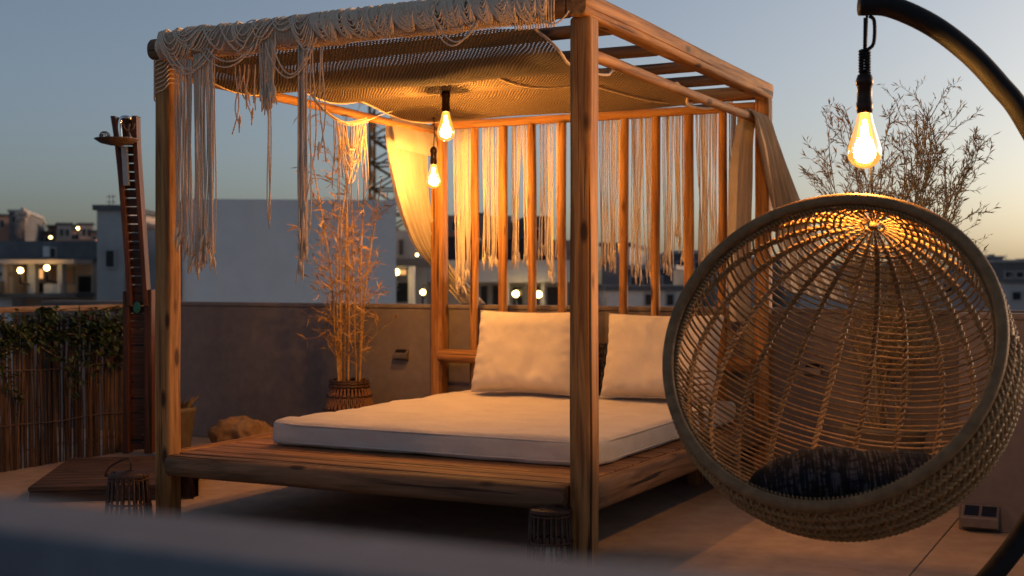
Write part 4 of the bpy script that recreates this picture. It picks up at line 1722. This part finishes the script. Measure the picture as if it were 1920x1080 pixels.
# upper, gently curved blade
lx = lambda yy: np.interp(yy, [222, 262, 330, 420, 500, 575], [213.5, 220, 227, 234, 240, 244])
rx = lambda yy: np.interp(yy, [222, 262, 330, 420, 500, 575], [262.5, 263, 267, 273, 278, 283])
for fn, sgn in ((lx, 1), (rx, -1)):
    ys = np.linspace(575, 222, 14)
    mb = MB()
    V = []
    for yy in ys:
        for dx, df in ((0, -.06), (9 * sgn, -.06), (9 * sgn, .03), (0, .03)):
            V.append(sp(fn(yy) + dx, yy, df))
    F = []
    for i in range(len(ys) - 1):
        for j in range(4):
            k = (j + 1) % 4
            F.append((i * 4 + j, i * 4 + k, (i + 1) * 4 + k, (i + 1) * 4 + j) if sgn > 0 else (i * 4 + j, (i + 1) * 4 + j, (i + 1) * 4 + k, i * 4 + k))
    F += [(0, 3, 2, 1), tuple(len(V) - 4 + j for j in range(4))]
    mb.add(V, F)
    bevel(mb.build('upper_stile', 'dark_teak', sh, origin=sb), .003)
for k in range(21):
    yy = 560 - k * 16.2
    if yy < 232:
        break
    board('slat', sp(lx(yy) + 9, yy, -.01), sp(rx(yy) - 9, yy, -.01), 14.4 * px2m, .016, 'dark_teak', sh, tuple(F2), .002)
board('head_panel', sp(lx(226) + 9, 240, .0), sp(rx(226) - 9, 240, .0), 34 * px2m, .02, 'dark_teak', sh, tuple(F2), .002)
mb = MB()
dc = sp(229, 270, -.10)
mb.lathe([(.008, -.030), (.05, -.026), (.10, -.014), (.134, .008), (.138, .012), (.134, .014), (.10, -.006), (.05, -.016), (.008, -.019)], 32, dc)
mb.build('dish', 'rust_metal', sh, True, origin=sb)
mb = MB()
mb.tube(spline([sp(236, 268, -.085), sp(234, 245, -.085), sp(236, 229, -.085), sp(243, 226, -.085), sp(250, 227, -.07), sp(252, 232, -.03)], 22), .013, 10)
mb.build('chrome_pipe', 'chrome', sh, True, origin=sb)
board('pipe_cover', sp(244, 352, -.06), sp(240, 280, -.06), 11 * px2m, .03, 'tin', sh, tuple(F2), .003)
mb = MB()
wc = sp(207, 262, -.10)
for k in range(14):
    ax1, ax2 = rvec(), rvec()
    ax1 /= np.linalg.norm(ax1)
    ax2 -= ax1 * (ax2 @ ax1)
    ax2 /= np.linalg.norm(ax2)
    mb.tube([wc + .034 * (math.cos(t) * ax1 + math.sin(t) * ax2) for t in np.linspace(0, 6.28, 22)], .0016, 4)
o = mb.build('wire_ball', 'rust_metal', None, True, origin=wc)
tag(o, 'tangled wire ball resting in the metal dish of the shower column', 'ornament')
mb = MB()
fc = sp(253, 268, -.11)
mb.tube(spline([fc, fc + (.004, 0, .03), fc + (-.006, 0, .06), fc + (.006, 0, .10)], 12), [.008] * 13 if False else np.linspace(.010, .004, len(spline([fc, fc + (.004, 0, .03), fc + (-.006, 0, .06), fc + (.006, 0, .10)], 12))), 6)
for s_ in (-1, 1):
    mb.tube([fc + (0, 0, .05), fc + RT * .03 * s_ + (0, 0, .075), fc + RT * .035 * s_ + (0, 0, .10)], .004, 5)
o = mb.build('twig_figure', 'rust_metal', None, True, origin=fc)
tag(o, 'little branching twig figure standing in the metal dish beside the chrome pipe', 'ornament')
mb = MB()
mb.lathe([(.004, -.004), (.026, -.003), (.030, .0), (.026, .003), (.004, .004)], 18, (0, 0, 0))
me = bpy.data.meshes.new('green_knob')
me.from_pydata(np.concatenate(mb.V).tolist(), [], mb.F)
me.materials.append(MATS['teal_leaf'])
kp = sp(261, 578, -.045)
Mk = Matrix.Translation(Vector(kp)) @ Vector(-F2).to_track_quat('Z', 'Y').to_matrix().to_4x4() @ Matrix.Diagonal((.8, 1.25, 1, 1))
link('green_knob', me, sh, Mk)

# ------------------------------------------------------------------ the city beyond
YR = Matrix.Rotation(-YAW, 4, 'Z')


def house(name, label, px0, px1, pytop, d, deep, mat, yaw=0.0, windows=(), extras=None, group='roofs of the city beyond', wmat_='dark_glass', cap=0.0):
    """a block whose near face spans px0..px1 with its top at pytop, d metres away, standing on the ground"""
    a, b = at(px0, pytop, d), at(px1, pytop, d)
    top = (a[2] + b[2]) / 2
    w = np.linalg.norm((b - a)[:2])
    c = (a + b) / 2
    M = Matrix.Translation((c[0], c[1], GZ)) @ YR @ Matrix.Rotation(R(yaw), 4, 'Z')
    r = thing(name, label, 'building', M=M, group=group)
    H = top - GZ

    def part(nm, lo, hi, m_, par=r):
        mb_ = MB()
        mb_.box(lo, hi)
        me_ = bpy.data.meshes.new(nm)
        me_.from_pydata(np.concatenate(mb_.V).tolist(), [], mb_.F)
        me_.materials.append(MATS[m_])
        return link(nm, me_, par, M)
    part('wall', (-w / 2, 0, 0), (w / 2, deep, H), mat)
    if cap:
        part('roof_edge', (-w / 2 - .08, -.10, H), (w / 2 + .08, deep + .08, H + cap), 'dark_render' if mat != 'dark_render' else 'grey_render')
    k = w / (px1 - px0)
    for (wx0, wy0, wx1, wy1, *wm) in windows:     # pixels, as surveyed
        x0, x1 = -w / 2 + (wx0 - px0) * k, -w / 2 + (wx1 - px0) * k
        z0, z1 = H - (wy1 - pytop) * k, H - (wy0 - pytop) * k
        fr = part('window', (x0 - .05, -.05, z0 - .05), (x1 + .05, .05, z1 + .05), 'window_frame')
        part('pane', (x0, -.065, z0), (x1, -.02, z1), wm[0] if wm else wmat_, fr)
    for e in (extras or ()):
        nm, wx0, wy0, wx1, wy1, f0, f1_, m_ = e
        x0, x1 = -w / 2 + (wx0 - px0) * k, -w / 2 + (wx1 - px0) * k
        z0, z1 = H - (wy1 - pytop) * k, H - (wy0 - pytop) * k
        part(nm, (x0, f0, z0), (x1, f1_, z1), m_)
    return r


G1 = 'roofs of the city beyond'
house('white_house', 'large blank pale rendered house wall rising behind the dried bamboo', 346, 742, 374, 24, 9, 'white_render', 7, cap=0,
      windows=(), extras=[('downpipe', 341, 380, 346, 640, -.06, .1, 'dark_render'), ('roof_tank', 560, 365, 600, 374, 4.0, 5.2, 'dark_render')])
house('tower_house', 'narrow grey stair tower with a flat cap behind the shower column', 182, 232, 394, 30, 6, 'grey_render', 3, cap=.12,
      windows=[(200, 470, 214, 500)], extras=[('antenna', 196, 362, 197.5, 394, .4, .42, 'tin'), ('antenna', 203, 362, 204.5, 394, .4, .42, 'tin'), ('antenna', 191, 366, 209, 367.4, .4, .42, 'tin'), ('antenna', 191, 376, 209, 377.4, .4, .42, 'tin')])
house('grey_house', 'wide grey rendered house beside the stair tower behind the corner post', 228, 338, 432, 31, 8, 'grey_render', 3,
      windows=[(262, 470, 276, 500)], extras=[('dormer', 232, 402, 252, 432, .8, 3, 'warm_render'), ('dormer', 270, 410, 290, 432, 1.2, 3, 'warm_render'), ('chimney', 243, 395, 248, 404, 1.5, 1.9, 'dark_render')])
house('terrace_house', 'low house with pink columned veranda and two lit globe lamps', 22, 174, 490, 34, 7, 'warm_render', 0, cap=.12,
      windows=[(54, 505, 82, 522, 'lit_room'), (100, 504, 136, 530, 'brick_render'), (148, 518, 172, 548), (60, 530, 82, 548)],
      extras=[('column', 38, 495, 46, 550, -1.2, -.9, 'warm_render'), ('column', 84, 495, 97, 550, -1.2, -.9, 'pale_render'), ('column', 137, 495, 146, 550, -1.2, -.9, 'pale_render'),
              ('veranda_roof', 36, 488, 176, 496, -1.5, -.0, 'warm_render'), ('balustrade', 114, 532, 144, 550, -1.25, -1.0, 'pale_render'), ('veranda_slab', 18, 549, 178, 556, -1.5, 0, 'dark_render'), ('planter', 18, 527, 44, 549, -1.9, -1.3, 'dark_render')])
house('white_shed', 'small white flat roofed shed at the side of the veranda house', -60, 22, 497, 33, 5, 'pale_render', 2, windows=[(-20, 512, 20, 516)], cap=.1)
house('long_house', 'long dark concrete house front behind the veranda house', -80, 182, 452, 46, 8, 'dark_render', 0,
      windows=[(96, 466, 104, 486), (90, 464, 93, 490)], extras=[('white_door', 82, 462, 94, 488, -.08, .02, 'pale_render'), ('ridge_tile', 100, 448, 176, 453, .2, 2, 'brick_render')])
rg = random.Random(2)
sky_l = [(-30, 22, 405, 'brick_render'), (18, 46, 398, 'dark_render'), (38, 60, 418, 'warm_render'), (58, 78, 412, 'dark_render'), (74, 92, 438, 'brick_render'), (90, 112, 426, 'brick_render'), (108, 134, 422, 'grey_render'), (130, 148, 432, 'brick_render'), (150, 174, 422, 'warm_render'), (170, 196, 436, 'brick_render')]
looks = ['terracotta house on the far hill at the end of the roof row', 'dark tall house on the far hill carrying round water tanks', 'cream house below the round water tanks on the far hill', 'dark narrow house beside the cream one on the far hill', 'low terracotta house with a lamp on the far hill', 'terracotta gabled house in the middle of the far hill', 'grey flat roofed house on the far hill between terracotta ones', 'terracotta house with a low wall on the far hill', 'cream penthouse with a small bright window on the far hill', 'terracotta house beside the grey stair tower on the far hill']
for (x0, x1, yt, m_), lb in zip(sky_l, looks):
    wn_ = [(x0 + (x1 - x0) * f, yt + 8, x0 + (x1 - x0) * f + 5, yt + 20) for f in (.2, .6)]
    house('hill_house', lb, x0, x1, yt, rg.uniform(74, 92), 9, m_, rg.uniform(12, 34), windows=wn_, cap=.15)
# water tanks on the dark hill house
for k, (px, py) in enumerate(((32, 402), (40, 400), (50, 402), (36, 410), (45, 410), (43, 394))):
    c = at(px, py, 72)
    mb = MB()
    mb.lathe([(.05, -.16), (.11, -.12), (.155, 0), (.11, .12), (.05, .16)], 14, c)
    for q in range(3):
        a = q * 2.1
        mb.tube([c + (.08 * math.cos(a), .08 * math.sin(a), -.12), c + (.10 * math.cos(a), .10 * math.sin(a), -1.1)], .02, 4)
    tag(mb.build('water_tank', 'warm_render', None, True, origin=c), 'round pale water tank in the %s of the cluster on the far hill roof' % ('upper row', 'upper row', 'upper row', 'lower row', 'lower row', 'peak')[k], 'tank', 'water tanks on the far hill')

house('villa', 'long white villa with a row of windows behind the slats and two globe lamps', 800, 1064, 491, 27, 9, 'pale_render', -2,
      windows=[(868, 536, 884, 572), (902, 536, 914, 572), (924, 536, 946, 572), (962, 538, 980, 572), (992, 538, 1012, 572), (1026, 538, 1050, 572)], cap=.0,
      extras=[('fascia', 796, 489, 1068, 529, -.9, 0, 'pale_render'), ('column', 890, 529, 895, 580, -.8, -.6, 'pale_render'), ('column', 952, 529, 957, 580, -.8, -.6, 'pale_render'), ('column', 1016, 529, 1021, 580, -.8, -.6, 'pale_render'),
              ('solar_heater', 790, 442, 892, 488, .6, 2.2, 'awning'), ('solar_heater', 902, 446, 1006, 488, .8, 2.2, 'awning'), ('solar_heater', 1012, 470, 1036, 489, .6, 1.4, 'awning')])
house('brick_house', 'terracotta house with dark chimneys standing behind the white villa', 838, 960, 404, 44, 8, 'brick_render', 8,
      windows=[(848, 416, 858, 432), (880, 414, 894, 432), (930, 414, 944, 432)], extras=[('chimney', 905, 396, 920, 404, 1, 2, 'dark_render'), ('roof_room', 862, 398, 884, 404, 1, 3, 'warm_render')])
house('dark_house', 'dark tall rooftop block behind the white villa beside the front post', 986, 1034, 405, 42, 6, 'dark_render', 6, windows=[(1000, 430, 1012, 450)])
house('cream_house', 'cream house with a pink wall beyond the villa end', 1034, 1100, 450, 38, 7, 'brick_render', -5, windows=[(1046, 470, 1060, 490), (1074, 470, 1090, 490)])
house('porch_house', 'small house with a lit porch behind the dried bamboo', 700, 800, 498, 26, 6, 'grey_render', -3, cap=.14,
      windows=[(722, 530, 770, 566), (724, 506, 762, 515, 'lit_room')], extras=[('canopy_slab', 712, 499, 778, 505, -1.2, 0, 'dark_render'), ('column', 779, 500, 789, 575, -1.1, -.85, 'pale_render'), ('round_sign', 803, 532, 812, 560, -1.0, -.95, 'dark_render')])
house('stair_house', 'pale grey upper storey behind the lattice mast', 726, 800, 432, 33, 6, 'grey_render', 4, windows=[(748, 450, 756, 478)])
right_list = [
    (1128, 1180, 462, 40, 'grey_render', 'grey flat house just beside the front post beyond the slats', [(1140, 476, 1150, 490)]),
    (1170, 1262, 505, 34, 'dark_render', 'dark wide house low beyond the string curtain', [(1184, 520, 1204, 540), (1222, 520, 1240, 540)]),
    (1140, 1300, 545, 30, 'pale_render', 'low white house with dark doorway showing above the parapet between slats', [(1210, 552, 1226, 572), (1250, 552, 1262, 572)]),
    (1255, 1345, 476, 46, 'dark_render', 'dark house with a round roof vent beyond the last slats', [(1270, 492, 1282, 505), (1304, 492, 1320, 505)]),
    (1340, 1440, 492, 42, 'grey_render', 'grey house hidden largely behind the rattan rim', [(1360, 510, 1376, 528)]),
    (1430, 1540, 486, 48, 'dark_render', 'dark house glimpsed through the upper chair canes', [(1450, 500, 1466, 516), (1500, 500, 1516, 516)]),
    (1500, 1640, 508, 40, 'grey_render', 'grey house seen through the chair beside the shrub', [(1530, 525, 1550, 545), (1590, 525, 1606, 545)]),
    (1640, 1760, 498, 50, 'dark_render', 'dark house behind the wispy shrub and the chair', [(1660, 515, 1676, 532), (1716, 515, 1730, 532)]),
    (1750, 1850, 515, 44, 'grey_render', 'grey house beyond the chair side where canes meet the rim', [(1770, 532, 1786, 548)]),
    (1846, 1880, 484, 70, 'dark_render', 'small dark far house just outside the chair rim', [(1856, 498, 1864, 508)]),
    (1872, 1990, 492, 55, 'dark_render', 'dark house with pale window bands past the chair rim', [(1886, 510, 1898, 520), (1906, 510, 1918, 520), (1886, 532, 1898, 544), (1906, 532, 1918, 544)]),
    (1888, 1980, 530, 40, 'grey_render', 'low grey house below the dark banded one past the chair', [(1900, 548, 1914, 562)]),
]
for x0, x1, yt, d, m_, lb, wl in right_list:
    house('town_house', lb, x0, x1, yt, d, 8, m_, rg.uniform(-12, 12), windows=wl, cap=.12,
          extras=[('roof_box', x0 + (x1 - x0) * .55, yt - 8, x0 + (x1 - x0) * .72, yt, 1.0, 2.4, 'dark_render'), ('antenna', x0 + (x1 - x0) * .3, yt - 16, x0 + (x1 - x0) * .3 + 1, yt, 1.5, 1.53, 'tin')])


def globe(label, px, py, d, rpx, s=1.0):
    c = at(px, py, d)
    r_ = rpx / FPX * d
    t = thing('globe_lamp', label, 'lamp', tuple(c), 'lit globe lamps of the town')
    mb_ = MB()
    mb_.lathe([(r_ * math.sin(a) + .001, r_ * math.cos(a)) for a in np.linspace(math.pi, 0, 10)], 16, c)
    mb_.build('globe', 'lamp_globe', t, True, origin=c)
    mb_ = MB()
    mb_.tube([c - (0, 0, r_), c - (0, 0, r_ + .25), c - (0, 0, r_ + .3) + FW * .9], .03, 6)
    mb_.build('bracket', 'dark_glass', t, True, origin=c)


for (px, py, d, rp, lb) in ((38, 507, 32.2, 5, 'amber globe lamp above the planter of the veranda house'), (88, 502, 32.2, 5, 'amber globe lamp under the veranda roof beside a white column'),
                            (743, 510, 24.6, 6, 'amber globe lamp under the porch behind the dried bamboo'), (793, 548, 24.6, 5, 'pale globe lamp on the porch column by the back post'),
                            (967, 551, 25.8, 6, 'pale globe lamp in front of the villa windows, nearer the brick house'), (1010, 552, 25.8, 6, 'pale globe lamp in front of the villa windows, nearer the villa end'),
                            (95, 445, 72, 2.2, 'tiny amber lamp on the low terracotta hill house'), (146, 428, 72, 2.2, 'tiny amber lamp on the grey hill roof'), (782, 478, 30, 2.5, 'tiny pale lamp under the black solar heater')):
    globe(lb, px, py, d, rp)

# lattice mast
md = 36.0
mc = at(738, 430, md)
mast = thing('lattice_mast', 'tall ochre lattice mast with crossed braces behind the swept curtain', 'mast', (mc[0], mc[1], GZ))
wm_ = .60
Fh = np.array([FW[0], FW[1], 0]) / np.linalg.norm(FW[:2])
tops = at(738, 200, md)[2]
corner = [np.array([mc[0], mc[1], 0]) + RT * sx_ * wm_ + Fh * sf * wm_ for sx_, sf in ((-1, -1), (1, -1), (1, 1), (-1, 1))]
for c in corner:
    mb = MB()
    mb.tube([c + (0, 0, GZ), c + (0, 0, tops)], .05, 6)
    mb.build('mast_leg', 'mast_paint', mast, True, origin=mast.location)
zs = np.arange(GZ + .5, tops, .7)
mb = MB()
for i, z in enumerate(zs[:-1]):
    for k in range(4):
        a, b = corner[k], corner[(k + 1) % 4]
        mb.tube([a + (0, 0, z), b + (0, 0, z)], .026, 4)
        mb.tube([a + (0, 0, z), b + (0, 0, zs[i + 1])], .025, 4)
        mb.tube([b + (0, 0, z), a + (0, 0, zs[i + 1])], .025, 4)
stuff(mb.build('braces', 'mast_paint', mast, True, origin=mast.location))
